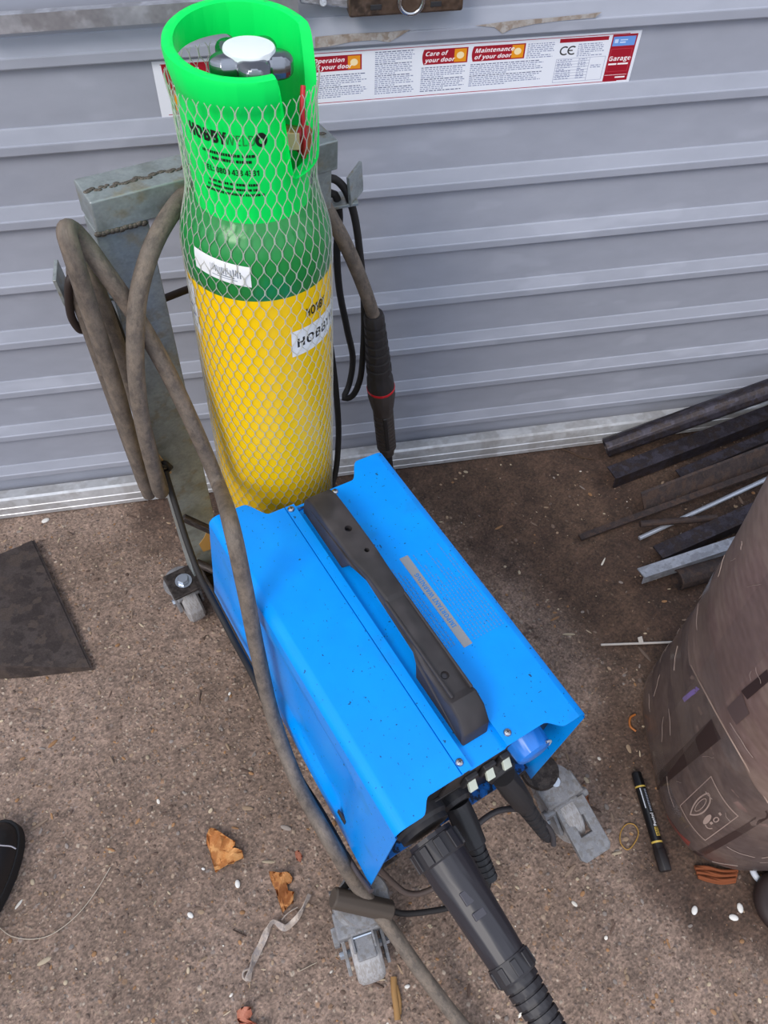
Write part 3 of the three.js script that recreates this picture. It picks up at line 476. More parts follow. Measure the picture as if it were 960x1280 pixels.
  const panel = P('front_panel', join(boxIn(Wd, 0.003, WW - 0.003, -0.197, -0.0115, -0.030, -0.026, 0.001), boxIn(Wd, 0.010, WW - 0.012, -0.10, -0.095, -0.026, -0.022, 0.001)), M({ color: 0x211f20, roughness: 0.45 }), 'black front panel');
  part(panel, 'display_panel', boxIn(Wd, 0.085, 0.178, -0.092, -0.020, -0.026, -0.0225, 0.001), M({ color: 0x34302f, roughness: 0.5 }));
  const kn = part(panel, 'knob', turned([[0, 0.0265], [0.012, 0.026], [0.0175, 0.0248], [0.0205, 0.0225], [0.0214, 0.019], [0.0222, 0.004], [0.023, 0], [0, 0]], Wd.at(0.188, -0.050, -0.026), Wd.F, 40), M({ color: 0x2279d8, roughness: 0.3 }), 'large blue knob');
  part(kn, 'knob_pointer', new THREE.TorusGeometry(0.0216, 0.0014, 8, 24, 1.5).rotateZ(-0.35).translate(0.188, -0.050, -0.0035).applyMatrix4(Wd.m), M({ color: 0xc9ced6, roughness: 0.3 }), 'white edge line on the knob');
  for (const a of [0.116, 0.140, 0.163]) { const h = part(panel, 'toggle', join(extr([[-0.006, -0.010], [0.006, -0.010], [0.0055, 0.006], [0, 0.0105], [-0.0055, 0.006]], 0.004, 0.0008).rotateX(-0.75).scale(0.85, 0.85, 0.85).translate(a, -0.070, -0.016).applyMatrix4(Wd.m)), M({ color: 0xc7cec0, roughness: 0.45 }), 'pale plastic toggle'); part(h, 'toggle_base', boxIn(Wd, a - 0.008, a + 0.008, -0.082, -0.056, -0.0226, -0.016, 0.002), blackPlastic); }
  part(panel, 'screw', turned([[0, 0.004], [0.003, 0.0034], [0.0048, 0.0012], [0.0048, 0]], Wd.at(0.066, -0.036, -0.026), Wd.F, 20), screw);
  part(panel, 'torch_socket', turned([[0, 0], [0.032, 0], [0.032, 0.010], [0.029, 0.014], [0.029, 0.02], [0, 0.02]], Wd.at(0.062, -0.122, -0.026), Wd.F, 40), blackPlastic, 'black torch socket');
  part(panel, 'lead_socket', turned([[0, 0], [0.02, 0], [0.02, 0.008], [0.017, 0.012], [0, 0.012]], Wd.at(0.118, -0.150, -0.026), Wd.F, 32), blackPlastic);
  part(panel, 'lead_socket', turned([[0, 0], [0.02, 0], [0.02, 0.008], [0.017, 0.012], [0, 0.012]], Wd.at(0.186, -0.150, -0.026), Wd.F, 32), blackPlastic);
  for (const [a, c, b] of [[0.03, -0.05, -0.197], [0.213, -0.05, -0.197], [0.03, -0.35, -0.182], [0.213, -0.35, -0.182]]) { // rubber feet down to the rails
    const top = Wd.at(a, b - 0.003, c), q = TB.m.clone().invert(), lo = top.clone().applyMatrix4(q); lo.y = Math.max(0.0085, 0); lo.x = clamp(lo.x, 0.034, 0.27); const bt = lo.applyMatrix4(TB.m);
    P('foot', rod(bt, top, 0.011, 20), blackRubber, 'black rubber foot');
  }
  // handle: arched moulding with an opening beneath and a recessed grip
  const hp = [[0.372, -0.0055], [0.372, 0.016], [0.367, 0.025], [0.354, 0.0305], [0.33, 0.0322], [0.29, 0.0332], [0.265, 0.0336], [0.24, 0.0338], [0.206, 0.0338], [0.201, 0.0302], [0.185, 0.0300], [0.16, 0.0294], [0.14, 0.0288], [0.12, 0.0282], [0.082, 0.0272], [0.074, 0.0302], [0.058, 0.0260], [0.044, 0.012], [0.040, -0.0055], [0.126, -0.0055], [0.134, 0.012], [0.145, 0.0168], [0.165, 0.0188], [0.19, 0.0200], [0.215, 0.0208], [0.24, 0.0210], [0.256, 0.0196], [0.268, 0.0160], [0.280, -0.0055]].map(([z, y]) => [-z, y]);
  const hw = 0.034; let hg = extr(hp.slice().reverse(), hw - 0.006, 0.003, null, null, 3); hg = clean(hg);
  hg.applyMatrix4(new THREE.Matrix4().makeBasis(V(0, 0, 1), V(0, 1, 0), V(-1, 0, 0)).setPosition(0.1215 + hw / 2 - 0.003, 0, 0));
  { const p = hg.attributes.position; for (let i = 0; i < p.count; i++) { const x = p.getX(i), y = p.getY(i), z = p.getZ(i); const w = sstep(-0.272, -0.225, z) * sstep(-0.118, -0.160, z) * sstep(0.004, 0.016, y); p.setX(i, x + (x < 0.1215 ? 0.0062 : -0.0018) * w); } }
  const ev = new Evaluator(); ev.attributes = ['position', 'normal', 'uv'];
  let hb = new Brush(hg); hb.updateMatrixWorld();
  for (const [a, c, r] of [[0.1235, -0.303, 0.0044], [0.1265, -0.268, 0.0030], [0.1195, -0.103, 0.0046]]) { const cy = new Brush(clean(new THREE.CylinderGeometry(r, r, 0.02, 20).translate(a, 0.034, c))); cy.updateMatrixWorld(); const o = ev.evaluate(hb, cy, SUBTRACTION); hb = new Brush(clean(o.geometry)); hb.updateMatrixWorld(); }
  const handleM = mottled([[52, 48, 50], [60, 56, 58], [44, 41, 43]], 20, 4, { roughness: 0.62 }, 1);
  const hd = P('handle', toCreasedNormals(clean(hb.geometry), 0.6).applyMatrix4(Wd.m), handleM, 'black plastic carrying handle');
  for (const s of [-1, 1]) part(hd, 'grip_rib', boxIn(Wd, 0.1230 + s * 0.0122 - 0.0016, 0.1230 + s * 0.0122 + 0.0016, 0.025, 0.0318, -0.204, -0.078, 0.0012), handleM);
  for (const [a, c, r] of [[0.1235, -0.303, 0.003], [0.1265, -0.268, 0.002], [0.1195, -0.103, 0.0028]]) part(hd, 'hole_screw', turned([[0, 0.0255], [r, 0.0253], [r, 0.0240], [0, 0.0240]], Wd.at(a, 0, c), Wd.U, 16), M({ color: 0x4a484c, roughness: 0.4, metalness: 0.8 }));
  // warning print on the top sheet
  const wt = canvasTex(1024, 640, (g, W, H) => {
    g.clearRect(0, 0, W, H); g.fillStyle = '#8d9096'; g.fillRect(0, 150, W, 92); g.fillStyle = '#1677c8'; g.font = 'bold 62px sans-serif'; g.textAlign = 'center'; g.fillText('IMPORTANT WARNING', W / 2, 220, 620);
    g.fillStyle = '#3c8ad0'; const row = (y, x0, x1) => { let x = x0; while (x < x1) { const ww = 8 + rnd() * 34; g.fillRect(x, y, Math.min(ww, x1 - x), 13); x += ww + 12; } };
    for (let i = 0; i < 3; i++) row(20 + i * 34, 60, 960 - i * 60); for (let i = 0; i < 10; i++) row(282 + i * 35, 20, 1000 - (i % 4) * 130);
  });
  const pg = new THREE.BufferGeometry(), cn = [[0.1500, -0.257], [0.1500, -0.127], [0.231, -0.127], [0.231, -0.257]].map(([a, c]) => Wd.at(a, 0.0004, c));
  pg.setAttribute('position', new THREE.Float32BufferAttribute([0, 1, 2, 0, 2, 3].flatMap((i) => cn[i].toArray()), 3));
  const uvs = [[1, 1], [0, 1], [0, 0], [1, 0]]; pg.setAttribute('uv', new THREE.Float32BufferAttribute([0, 1, 2, 0, 2, 3].flatMap((i) => uvs[i]), 2)); pg.computeVertexNormals();
  part(cover, 'warning_print', pg, M({ map: wt, transparent: true, alphaTest: 0.4, roughness: 0.45 }), 'grey warning strip with small print');
}

// ───────────── torch: connector, lead and hand piece ─────────────
const dusty = mottled([[102, 92, 83], [113, 102, 92], [88, 79, 72], [120, 107, 95]], 6, 3, { roughness: 0.7 }, 1, 512, [0.3, 0.8]);
const dustyUV = (g) => { return g; };
{
  const tc = thing('welding_torch', 'welding torch with black tapered plug, thick dusty coiled lead and ribbed hand piece', 'welding torch', onY(480, 1160, 0));
  const P = (n, g, m, l) => part(tc, n, g, m, l);
  const e0 = Wd.at(0.062, -0.122, -0.004), eD = Wd.F.clone().addScaledVector(Wd.U, -0.06).addScaledVector(Wd.R, 0.03).normalize(), e = (s) => e0.clone().addScaledVector(eD, s);
  const plug = P('plug_body', turned([[0, 0.004], [0.026, 0.004], [0.0262, 0.05], [0.0245, 0.07], [0.0225, 0.115], [0.0208, 0.146], [0, 0.146]], e0, eD, 48), M({ color: 0x2c2a30, roughness: 0.42 }), 'black tapered plug body');
  const ribs = (s0, s1, r, n, hgt, wid) => Array.from({ length: n }, (_, i) => { const a = i / n * 2 * Math.PI; const q = new THREE.Quaternion().setFromUnitVectors(V(0, 0, 1), eD); return box(wid, hgt, s1 - s0, 0.001).translate(0, r, 0).applyMatrix4(new THREE.Matrix4().makeRotationZ(a)).applyQuaternion(q).translate(e((s0 + s1) / 2).x, e((s0 + s1) / 2).y, e((s0 + s1) / 2).z); });
  part(plug, 'locking_nut', join(turned([[0.025, 0.008], [0.0275, 0.009], [0.0278, 0.030], [0.026, 0.032]], e0, eD, 48), ribs(0.010, 0.030, 0.0278, 10, 0.005, 0.009)), M({ color: 0x2c2a2e, roughness: 0.5 }), 'ribbed locking nut');
  part(plug, 'tail_nut', join(turned([[0, 0.140], [0.0225, 0.140], [0.0228, 0.158], [0.0215, 0.160], [0, 0.160]], e0, eD, 40), ribs(0.142, 0.158, 0.0224, 9, 0.003, 0.007)), M({ color: 0x2c2a2e, roughness: 0.5 }));
  part(plug, 'mould_mark', join(...[[0.075, 0.014], [0.094, 0.008]].map(([s, l]) => { const f = frame(e(s), Wd.R, Wd.U, eD); return box(0.014, 0.004, l, 0.001).translate(-0.006, 0.0218, 0).applyMatrix4(f.m); })), M({ color: 0x45434a, roughness: 0.5 }));
  const sr = []; for (let i = 0; i < 9; i++) { const s = 0.160 + i * 0.009, r = 0.0195 - i * 0.0007; sr.push([r, s], [r, s + 0.0062], [r - 0.0028, s + 0.0066], [r - 0.0028, s + 0.0088]); }
  part(plug, 'strain_relief', turned([[0.01, 0.158], ...sr, [0.0085, 0.242], [0.0085, 0.25]], e0, eD, 36), M({ color: 0x2c2a2e, roughness: 0.55 }), 'corrugated strain relief');
  const t = (px, py, c) => tAt(px, py, c), s = (px, py, a) => sideAt(px, py, a);
  const lead = [e(0.235), e(0.30), e(0.38).add(V(0, -0.05, 0)), e(0.40).add(V(-0.05, -0.13, 0.0)), V(0.145, 0.02, 1.06), onY(615, 1322, 0.012), onY(578, 1282, 0.022), onY(528, 1218, 0.056), onY(486, 1158, 0.094), onY(450, 1112, 0.128), s(408, 1044, -0.022), s(372, 978, -0.018), s(344, 905, -0.015), s(323, 820, -0.014), s(306, 735, -0.014), s(291, 665, -0.012), t(272, 603, 0.105), t(241, 530, 0.085), t(206, 458, 0.065), t(165, 388, 0.045), t(128, 335, 0.035), t(104, 302, 0.020), t(89, 287, 0.02), t(83, 290, 0.032), t(92, 322, 0.04), t(114, 392, 0.04), t(140, 470, 0.04), t(162, 545, 0.04), t(178, 596, 0.036), t(186, 616, 0.024), t(184, 612, 0.002), t(168, 570, -0.014), t(140, 490, -0.02), t(114, 415, -0.018), t(97, 360, -0.008), t(97, 330, 0.002), t(112, 345, 0.014), t(140, 415, 0.016), t(172, 505, 0.012), t(192, 578, 0.014), t(202, 611, 0.028), t(200, 614, 0.048), t(190, 578, 0.066), t(175, 510, 0.07), t(169, 440, 0.066), t(173, 370, 0.055), t(190, 310, 0.04), t(214, 266, 0.022), t(240, 238, -0.004), t(290, 222, -0.024), t(350, 224, -0.026), t(395, 245, -0.014), t(420, 283, 0.0), t(441, 325, 0.006), t(458, 368, 0.008), t(468, 398, 0.008)];
  const lg = tube(lead, 0.0088, 900, 14); const lu = lg.attributes.uv; for (let i = 0; i < lu.count; i++) lu.setXY(i, lu.getX(i) * 42, lu.getY(i));
  P('lead', lg, dusty, 'thick dust-covered lead');
  // hand piece
  const h0 = t(467, 392, 0.008), h1 = t(484, 566, 0.008), hD = h1.clone().sub(h0), HL = hD.length(); hD.normalize();
  const hs = (f) => f * HL, pr = []; for (let i = 0; i < 7; i++) { const q = hs(0.02 + i * 0.05), r = 0.0138 + 0.0007 * i; pr.push([r, q], [r, q + hs(0.032)], [r - 0.0022, q + hs(0.036)], [r - 0.0022, q + hs(0.048)]); }
  const hm = M({ color: 0x2e2a2a, roughness: 0.6 });
  const boot = P('cable_boot', turned([[0.006, 0], [0.012, 0], ...pr, [0.0188, hs(0.40)], [0.0200, hs(0.465)], [0, hs(0.465)]], h0, hD, 36), hm, 'ribbed black cable boot');
  P('red_ring', turned([[0.0185, hs(0.462)], [0.0206, hs(0.464)], [0.0206, hs(0.476)], [0.0185, hs(0.478)]], h0, hD, 36), M({ color: 0xc8202a, roughness: 0.4 }), 'thin red ring');
  const gr = []; for (let i = 0; i < 11; i++) { const q = hs(0.63 + i * 0.029); gr.push([0.0155, q], [0.0155, q + hs(0.019)], [0.0138, q + hs(0.021)], [0.0138, q + hs(0.028)]); }
  const grip = P('grip', turned([[0, hs(0.475)], [0.0202, hs(0.476)], [0.0204, hs(0.52)], [0.0172, hs(0.60)], ...gr, [0.0130, hs(0.96)], [0.011, hs(1.0)], [0, hs(1.0)]], h0, hD, 36), M({ color: 0x463e3b, roughness: 0.62 }), 'ribbed black grip');
  const q = h0.clone().addScaledVector(hD, hs(0.78)), fr = V(0, 0, 1).addScaledVector(hD, -hD.z).normalize();
  part(grip, 'trigger', box(0.007, hs(0.26), 0.005, 0.002).applyMatrix4(new THREE.Matrix4().makeBasis(hD.clone().negate().cross(fr), hD.clone().negate(), fr).setPosition(q.clone().addScaledVector(fr, 0.0150))), hm);
  P('neck', tube([h0.clone().addScaledVector(hD, hs(0.99)), h0.clone().addScaledVector(hD, hs(1.12)), h0.clone().addScaledVector(hD, hs(1.28)).add(V(0.004, 0, -0.015)), h0.clone().addScaledVector(hD, hs(1.40)).add(V(0.008, 0.01, -0.04))], 0.0078, 24, 14), M({ color: 0x3a3a3e, roughness: 0.4, metalness: 0.6 }));
}
// ───────────── thinner leads ─────────────
{
  const t = tAt, s = sideAt;
  // earth lead: from its plug, along the left of the machine to the post
  const el = thing('earth_lead', 'thin black lead running from the front socket along the left of the blue machine', 'cable', onY(500, 1150, 0));
  const p0 = Wd.at(0.118, -0.150, -0.016), pd = Wd.F.clone().addScaledVector(Wd.U, -0.5).normalize();
  const pf = []; for (let i = 0; i < 6; i++) { const q = 0.052 + i * 0.007; pf.push([0.0108 - i * 0.0004, q], [0.0108 - i * 0.0004, q + 0.0045], [0.009 - i * 0.0003, q + 0.005], [0.009 - i * 0.0003, q + 0.0068]); }
  part(el, 'plug', turned([[0, 0], [0.015, 0], [0.0155, 0.02], [0.0135, 0.05], ...pf, [0, 0.094]], p0, pd, 32), blackPlastic, 'black plug with corrugated tail');
  const pe = p0.clone().addScaledVector(pd, 0.09);
  part(el, 'lead', tube([pe, pe.clone().add(V(-0.01, -0.03, 0.02)), onY(590, 1128, 0.05), onY(545, 1138, 0.06), onY(505, 1142, 0.075), onY(488, 1138, 0.09)], 0.0038, 60, 10), blackRubber);
  part(el, 'sleeve', rod(onY(416, 1122, 0.135), onY(489, 1139, 0.098), 0.0125, 24, 0.002), M({ color: 0x4a4038, roughness: 0.7 }), 'brownish rubber sleeve');
  const l2 = [onY(424, 1118, 0.132), onY(440, 1096, 0.122), s(432, 1070, -0.008), s(402, 1016, -0.010), s(378, 978, -0.009), s(352, 935, -0.012), s(336, 890, -0.018), s(318, 848, -0.016), s(292, 800, -0.012), s(270, 758, -0.012), s(250, 720, -0.012), t(233, 675, 0.075), t(222, 640, 0.045), t(212, 608, 0.02), t(206, 588, 0.010)];
  part(el, 'lead', tube(l2, 0.0042, 200, 10), blackRubber);
  part(el, 'lead_end', tube([s(432, 1066, -0.004), s(448, 1092, -0.004), s(464, 1114, -0.004)], 0.0032, 20, 10), M({ color: 0x4a4244, roughness: 0.5 }));
  // control lead under the front of the machine
  const cl = thing('control_lead', 'thin grey lead arching from the black plug to the right front caster', 'cable', onY(640, 1050, 0));
  part(cl, 'lead', tube([Wd.at(0.085, -0.165, -0.012), onY(584, 1046, 0.14), onY(600, 1028, 0.15), onY(622, 1014, 0.15), onY(650, 1012, 0.14), onY(676, 1026, 0.12), onY(690, 1042, 0.10), onY(692, 1056, 0.085)], 0.0038, 80, 10), M({ color: 0x3f3a3c, roughness: 0.55 }));
  const q0 = Wd.at(0.186, -0.150, -0.016), q1 = onY(688, 1052, 0.075), qd = q1.clone().sub(q0), ql = qd.length(); qd.normalize();
  const qf = []; for (let i = 0; i < 7; i++) { const q = ql * (0.42 + i * 0.07); qf.push([0.0115 - i * 0.0005, q], [0.0115 - i * 0.0005, q + ql * 0.045], [0.0098 - i * 0.0004, q + ql * 0.05], [0.0098 - i * 0.0004, q + ql * 0.068]); }
  part(cl, 'plug', turned([[0, 0], [0.0155, 0], [0.0155, ql * 0.2], [0.0135, ql * 0.4], ...qf, [0.006, ql * 0.95], [0, ql * 0.95]], q0, qd, 32), blackPlastic, 'black corrugated plug');
  const ul = single('loose_wire', 'thin brown wire looping below the front edge of the blue machine', 'wire', tube([Wd.at(0.012, -0.196, -0.02), onY(492, 1104, 0.16), onY(508, 1116, 0.145), onY(524, 1117, 0.14), onY(548, 1106, 0.145), Wd.at(0.06, -0.17, 0.012)], 0.0036, 60, 10), M({ color: 0x4c3f3a, roughness: 0.6 }));
  // mains cable looped on the right hook, crossing behind the bottle to the left hook
  const mc = thing('mains_cable', 'thin black mains cable looped over the trolley hooks behind the bottle', 'cable', t(430, 400, -0.03).setY(0.1));
  const loop = [t(398, 262, -0.035), t(402, 236, -0.03), t(413, 223, -0.028), t(428, 232, -0.026), t(441, 262, -0.024), t(450, 318, -0.022), t(455, 380, -0.02), t(454, 435, -0.02), t(449, 478, -0.022), t(439, 496, -0.028), t(430, 498, -0.034), t(436, 482, -0.042), t(441, 450, -0.045), t(434, 412, -0.045), t(424, 360, -0.045), t(421, 310, -0.043), t(424, 268, -0.04), t(417, 242, -0.036), t(404, 246, -0.044), t(398, 300, -0.05), t(404, 380, -0.05), t(414, 440, -0.04), t(421, 500, -0.03), t(423, 550, -0.02), t(418, 596, 0.0), t(408, 618, 0.01)];
  part(mc, 'cable', tube(loop, 0.0046, 260, 10), blackRubber);
  part(mc, 'cable', tube([t(330, 345, -0.05), t(280, 350, -0.045), t(240, 360, -0.04), t(205, 373, -0.036), t(170, 384, -0.036), t(138, 396, -0.034), t(118, 408, -0.03), t(103, 413, -0.026), t(92, 402, -0.02), t(86, 376, -0.008), t(88, 348, 0.0), t(97, 338, -0.006)], 0.0042, 120, 10), M({ color: 0x2f2420, roughness: 0.65 }));
  part(mc, 'cable', tube([t(122, 362, 0.0), t(132, 375, 0.004), t(143, 398, 0.004), t(152, 422, 0.0), t(160, 445, -0.006)], 0.0042, 40, 10), blackRubber);
}

// ───────────── steel offcuts ─────────────
const millSteel = mottled([[64, 60, 68], [74, 70, 80], [56, 51, 56], [62, 54, 54]], 6, 2, { roughness: 0.42, metalness: 0.55 }, 3, 512);
const rustSteel = mottled([[58, 47, 46], [66, 54, 51], [51, 43, 43], [72, 56, 49]], 7, 5, { roughness: 0.75, metalness: 0.2 }, 3, 512);
const brightSteel = mottled([[166, 172, 184], [180, 186, 198], [150, 154, 164]], 8, 1, { roughness: 0.35, metalness: 0.4 }, 3);
{
  const ends = (p0, y0, p1, y1, ext = 0.25) => { const a = onY(...p0, y0), b = onY(...p1, y1), d = b.clone().sub(a).normalize(); return [a, b.addScaledVector(d, ext)]; };
  const Lsec = (w, h, t) => [[0, 0], [w, 0], [w, -t], [t, -t], [t, -h], [0, -h]];
  { const a = onY(757, 560, 0.0205), b = onZ(960, 487, 0.036), d = b.clone().sub(a).normalize(), c = b.clone().addScaledVector(d, 0.25), R = 0.0195;
    const L = a.distanceTo(c); single('steel_pipe', 'long dark steel pipe lying against the foot of the garage door', 'pipe', boxUV(turned([[R - 0.003, 0.0], [R - 0.0006, 0], [R, 0.0006], [R, L], [R - 0.003, L], [R - 0.003, 0]], a, c.clone().sub(a), 40), 3), millSteel); }
  const put = (name, label, cat, p0, y0, p1, y1, outline, mat, ext, up) => { const [a, b] = ends(p0, y0, p1, y1, ext); return single(name, label, cat, boxUV(barAlong(a, b, outline, up), 3), mat); };
  put('angle_iron', 'dark angle iron with a wide front flange beside the long pipe', 'angle iron', [770, 598], 0.030, [960, 524], 0.056, [[-0.030, 0], [0.001, 0], [0.001, -0.030], [-0.002, -0.030], [-0.002, -0.003], [-0.030, -0.003]].map(([x, y]) => [-x - 0.0, y]).reverse(), millSteel, 0.22);
  put('steel_channel', 'broad dark steel channel with a dull brown face between the angle irons', 'steel channel', [802, 618], 0.040, [960, 558], 0.075, [[0.0, 0], [0.004, 0.002], [-0.020, -0.033], [-0.024, -0.035]].map(([x, y]) => [x, y]).reverse(), rustSteel, 0.22);
  put('angle_iron', 'blue-grey steel angle lying behind the broad brown channel', 'angle iron', [852, 597], 0.018, [960, 551], 0.045, [[0, 0], [0.02, 0], [0.02, -0.003], [0.003, -0.003], [0.003, -0.016], [0, -0.016]].reverse(), millSteel, 0.2);
  { const [a, b] = ends([725, 672], 0.006, [960, 586], 0.05, 0.2); single('flat_bar', 'thin rusty flat bar whose tip reaches furthest out on the concrete', 'flat bar', boxUV(barAlong(a, b, [[-0.006, -0.0025], [0.006, -0.0025], [0.006, 0.0025], [-0.006, 0.0025]]), 3), rustSteel); }
  { const [a, b] = ends([799, 673], 0.009, [960, 598], 0.05, 0.2); single('bright_rod', 'slim shiny galvanised rod lying in the steel heap', 'rod', rod(a, b, 0.0042, 16), brightSteel); }
  { const a = onY(800, 655, 0.030), b = onY(896, 647, 0.034); single('rusty_bolt_rod', 'short rusty brown rod lying across the shiny rod', 'rod', boxUV(rod(a, b, 0.0062, 14), 3), rustSteel); }
  put('angle_iron', 'blue-grey angle iron sloping down beside the galvanised angle', 'angle iron', [829, 698], 0.026, [960, 640], 0.056, [[0, 0], [0.030, -0.004], [0.030, -0.008], [0.004, -0.005], [0.003, -0.028], [0, -0.028]].reverse(), millSteel, 0.2);
  put('galvanised_angle', 'pale galvanised angle lying on the rusty tube end', 'angle iron', [806, 722], 0.036, [945, 676], 0.052, [[0, 0], [0.023, -0.006], [0.023, -0.009], [0.003, -0.004], [0.002, -0.022], [0, -0.022]].reverse(), brightSteel, 0.2);
  { const a = onY(846, 725, 0.019), b = onY(935, 700, 0.022), R = 0.0185, L = a.distanceTo(b) + 0.1; single('rusty_tube', 'short fat rusty tube under the galvanised angle', 'tube', boxUV(turned([[R - 0.003, 0], [R - 0.0005, 0], [R, 0.0005], [R, L], [R - 0.003, L], [R - 0.003, 0]], a, b.clone().sub(a), 36), 3), rustSteel); }
}

// ───────────── taped cardboard package ─────────────
{
  const foot = [[0.64, 0.462], [0.55, 0.478], [0.495, 0.508], [0.470, 0.552], [0.455, 0.62], [0.447, 0.70], [0.463, 0.752], [0.505, 0.783], [0.57, 0.797], [0.68, 0.80], [0.80, 0.79], [0.87, 0.74], [0.89, 0.64], [0.87, 0.54], [0.82, 0.48], [0.74, 0.46]];
  const cv = new THREE.CatmullRomCurve3(foot.map(([x, z]) => V(x, 0, z)), true, 'centripetal'), NU = 160, NV = 60, Hb = 0.62, per = cv.getLength();
  const cx = 0.67, cz = 0.6;
  const surf = (u, h, off = 0) => { const p = cv.getPointAt(((u % 1) + 1) % 1), d = V(p.x - cx, 0, p.z - cz), r = d.length(); d.normalize(); const bul = 0.004 * Math.sin(h * 9 + u * 20) + 0.006 * sstep(0, 0.03, h) - 0.0025 * Math.exp(-(((h - 0.215 - 0.03 * Math.sin(u * 9)) / 0.006) ** 2)) + 0.003 * (fbm(((u % 1) + 1) % 1, h, 8, 3, 2) - 0.5); return V(p.x, h, p.z).addScaledVector(d, bul + off - 0.006).add(V(-0.02 * h, 0, -0.02 * h)); };
  const patch = (u0, u1, h0, h1, nu, nv, off, skew = 0) => { const pos = [], uv = [], idx = []; for (let j = 0; j <= nv; j++) for (let i = 0; i <= nu; i++) { const u = u0 + (u1 - u0) * i / nu, h = h0 + (h1 - h0) * j / nv + skew * (u - u0); const p = surf(u, Math.max(0.001, h), off); pos.push(p.x, p.y, p.z); uv.push(i / nu, j / nv); } for (let j = 0; j < nv; j++) for (let i = 0; i < nu; i++) { const a = j * (nu + 1) + i, b = a + 1, c = a + nu + 1, d = c + 1; idx.push(a, d, b, a, c, d); } const g = new THREE.BufferGeometry(); g.setAttribute('position', new THREE.Float32BufferAttribute(pos, 3)); g.setAttribute('uv', new THREE.Float32BufferAttribute(uv, 2)); g.setIndex(idx); g.computeVertexNormals(); return g; };
  const card = dataTex(1024, 512, (u, v) => { const f = fbm(u, v, 5, 5, 3), g = fbm(u * 1, v, 120, 2, 5), l = Math.sin(v * 260 + 3 * f) * 2.5; const w = sstep(0.5, 0.7, fbm(u, v, 9, 4, 6)); return mix([120, 99, 89], [140, 118, 108], f).map((x, i) => x + (g - 0.5) * 22 + l - w * [10, 12, 8][i]); });
  const pk = thing('cardboard_package', 'tall brown cardboard package wrapped in clear tape beside the marker pen', 'package', V(cx, 0, cz));
  const P = (n, g, m, l) => part(pk, n, g, m, l);
  const topG = () => { const s = new THREE.Shape(Array.from({ length: 120 }, (_, i) => { const p = surf(i / 120, Hb); return new THREE.Vector2(p.x, -p.z); })); return new THREE.ShapeGeometry(s).rotateX(-Math.PI / 2).translate(0, Hb, 0); };
  const cm = MP({ map: card, roughness: 0.6, clearcoat: 0.12, clearcoatRoughness: 0.4, side: THREE.DoubleSide });
  const body = P('cardboard_wrap', patch(0, 1, 0.001, Hb, NU, NV, 0), cm); part(body, 'lid', topG(), cm);
  // find u for a pixel on the wall
  const find = (px, py) => { let best = 1e9, o = null; const r = ray(px, py).normalize(); for (let i = 0; i <= 400; i++) for (let j = 0; j <= 120; j++) { const u = i / 400 * 0.6, h = j / 120 * 0.6, p = surf(u, h), d = p.clone().sub(EYE), k = d.dot(r), q = d.addScaledVector(r, -k).lengthSq(); if (q < best) { best = q; o = [u, h]; } } return o; };
  const quadPatch = (c, off, nu = 20, nv = 10) => { // c: four [u,h] corners tl,tr,br,bl
    const pos = [], uv = [], idx = []; for (let j = 0; j <= nv; j++) for (let i = 0; i <= nu; i++) { const s = i / nu, t = j / nv, q = (k) => (c[3][k] * (1 - s) + c[2][k] * s) * (1 - t) + (c[0][k] * (1 - s) + c[1][k] * s) * t; const p = surf(q(0), Math.max(0.0008, q(1)), off); pos.push(p.x, p.y, p.z); uv.push(s, t); } for (let j = 0; j < nv; j++) for (let i = 0; i < nu; i++) { const a = j * (nu + 1) + i, b = a + 1, cc = a + nu + 1, d = cc + 1; idx.push(a, d, b, a, cc, d); } const g = new THREE.BufferGeometry(); g.setAttribute('position', new THREE.Float32BufferAttribute(pos, 3)); g.setAttribute('uv', new THREE.Float32BufferAttribute(uv, 2)); g.setIndex(idx); g.computeVertexNormals(); return g; };
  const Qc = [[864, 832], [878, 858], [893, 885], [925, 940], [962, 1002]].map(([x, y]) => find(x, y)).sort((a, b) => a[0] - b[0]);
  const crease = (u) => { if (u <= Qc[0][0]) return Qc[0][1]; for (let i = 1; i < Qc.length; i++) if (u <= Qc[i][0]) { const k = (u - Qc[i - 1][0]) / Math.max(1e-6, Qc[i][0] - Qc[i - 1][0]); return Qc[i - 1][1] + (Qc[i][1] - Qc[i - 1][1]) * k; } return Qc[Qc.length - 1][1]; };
  { const nu = 120, nv = 20, pos = [], uv = [], idx = []; for (let j = 0; j <= nv; j++) for (let i = 0; i <= nu; i++) { const u = 0.02 + 0.6 * i / nu, h = 0.001 + (crease(u) - 0.001) * j / nv, p = surf(u, h, 0.0005); pos.push(p.x, p.y, p.z); uv.push(u * 3, h * 3); } for (let j = 0; j < nv; j++) for (let i = 0; i < nu; i++) { const a = j * (nu + 1) + i, b = a + 1, c = a + nu + 1, d = c + 1; idx.push(a, d, b, a, c, d); } const g = new THREE.BufferGeometry(); g.setAttribute('position', new THREE.Float32BufferAttribute(pos, 3)); g.setAttribute('uv', new THREE.Float32BufferAttribute(uv, 2)); g.setIndex(idx); g.computeVertexNormals(); P('lower_shade', g, mottled([[98, 82, 77], [106, 90, 84], [90, 76, 73]], 9, 4, { roughness: 0.5, side: THREE.DoubleSide }, 1), 'darker mauve brown shade painted on the lower wrap'); }  // shading of the lower wall, painted in as a darker patch below the crease
  const Q = (...l) => l.map(([x, y]) => find(x, y));
  const ink = M({ color: 0x3a2a28, roughness: 0.5, side: THREE.DoubleSide }), ink2 = M({ color: 0x5d4c4a, roughness: 0.5, side: THREE.DoubleSide });
  P('print_block', quadPatch(Q([890, 898], [902, 922], [820, 988], [818, 972]), 0.0008), ink, 'dark printed block');
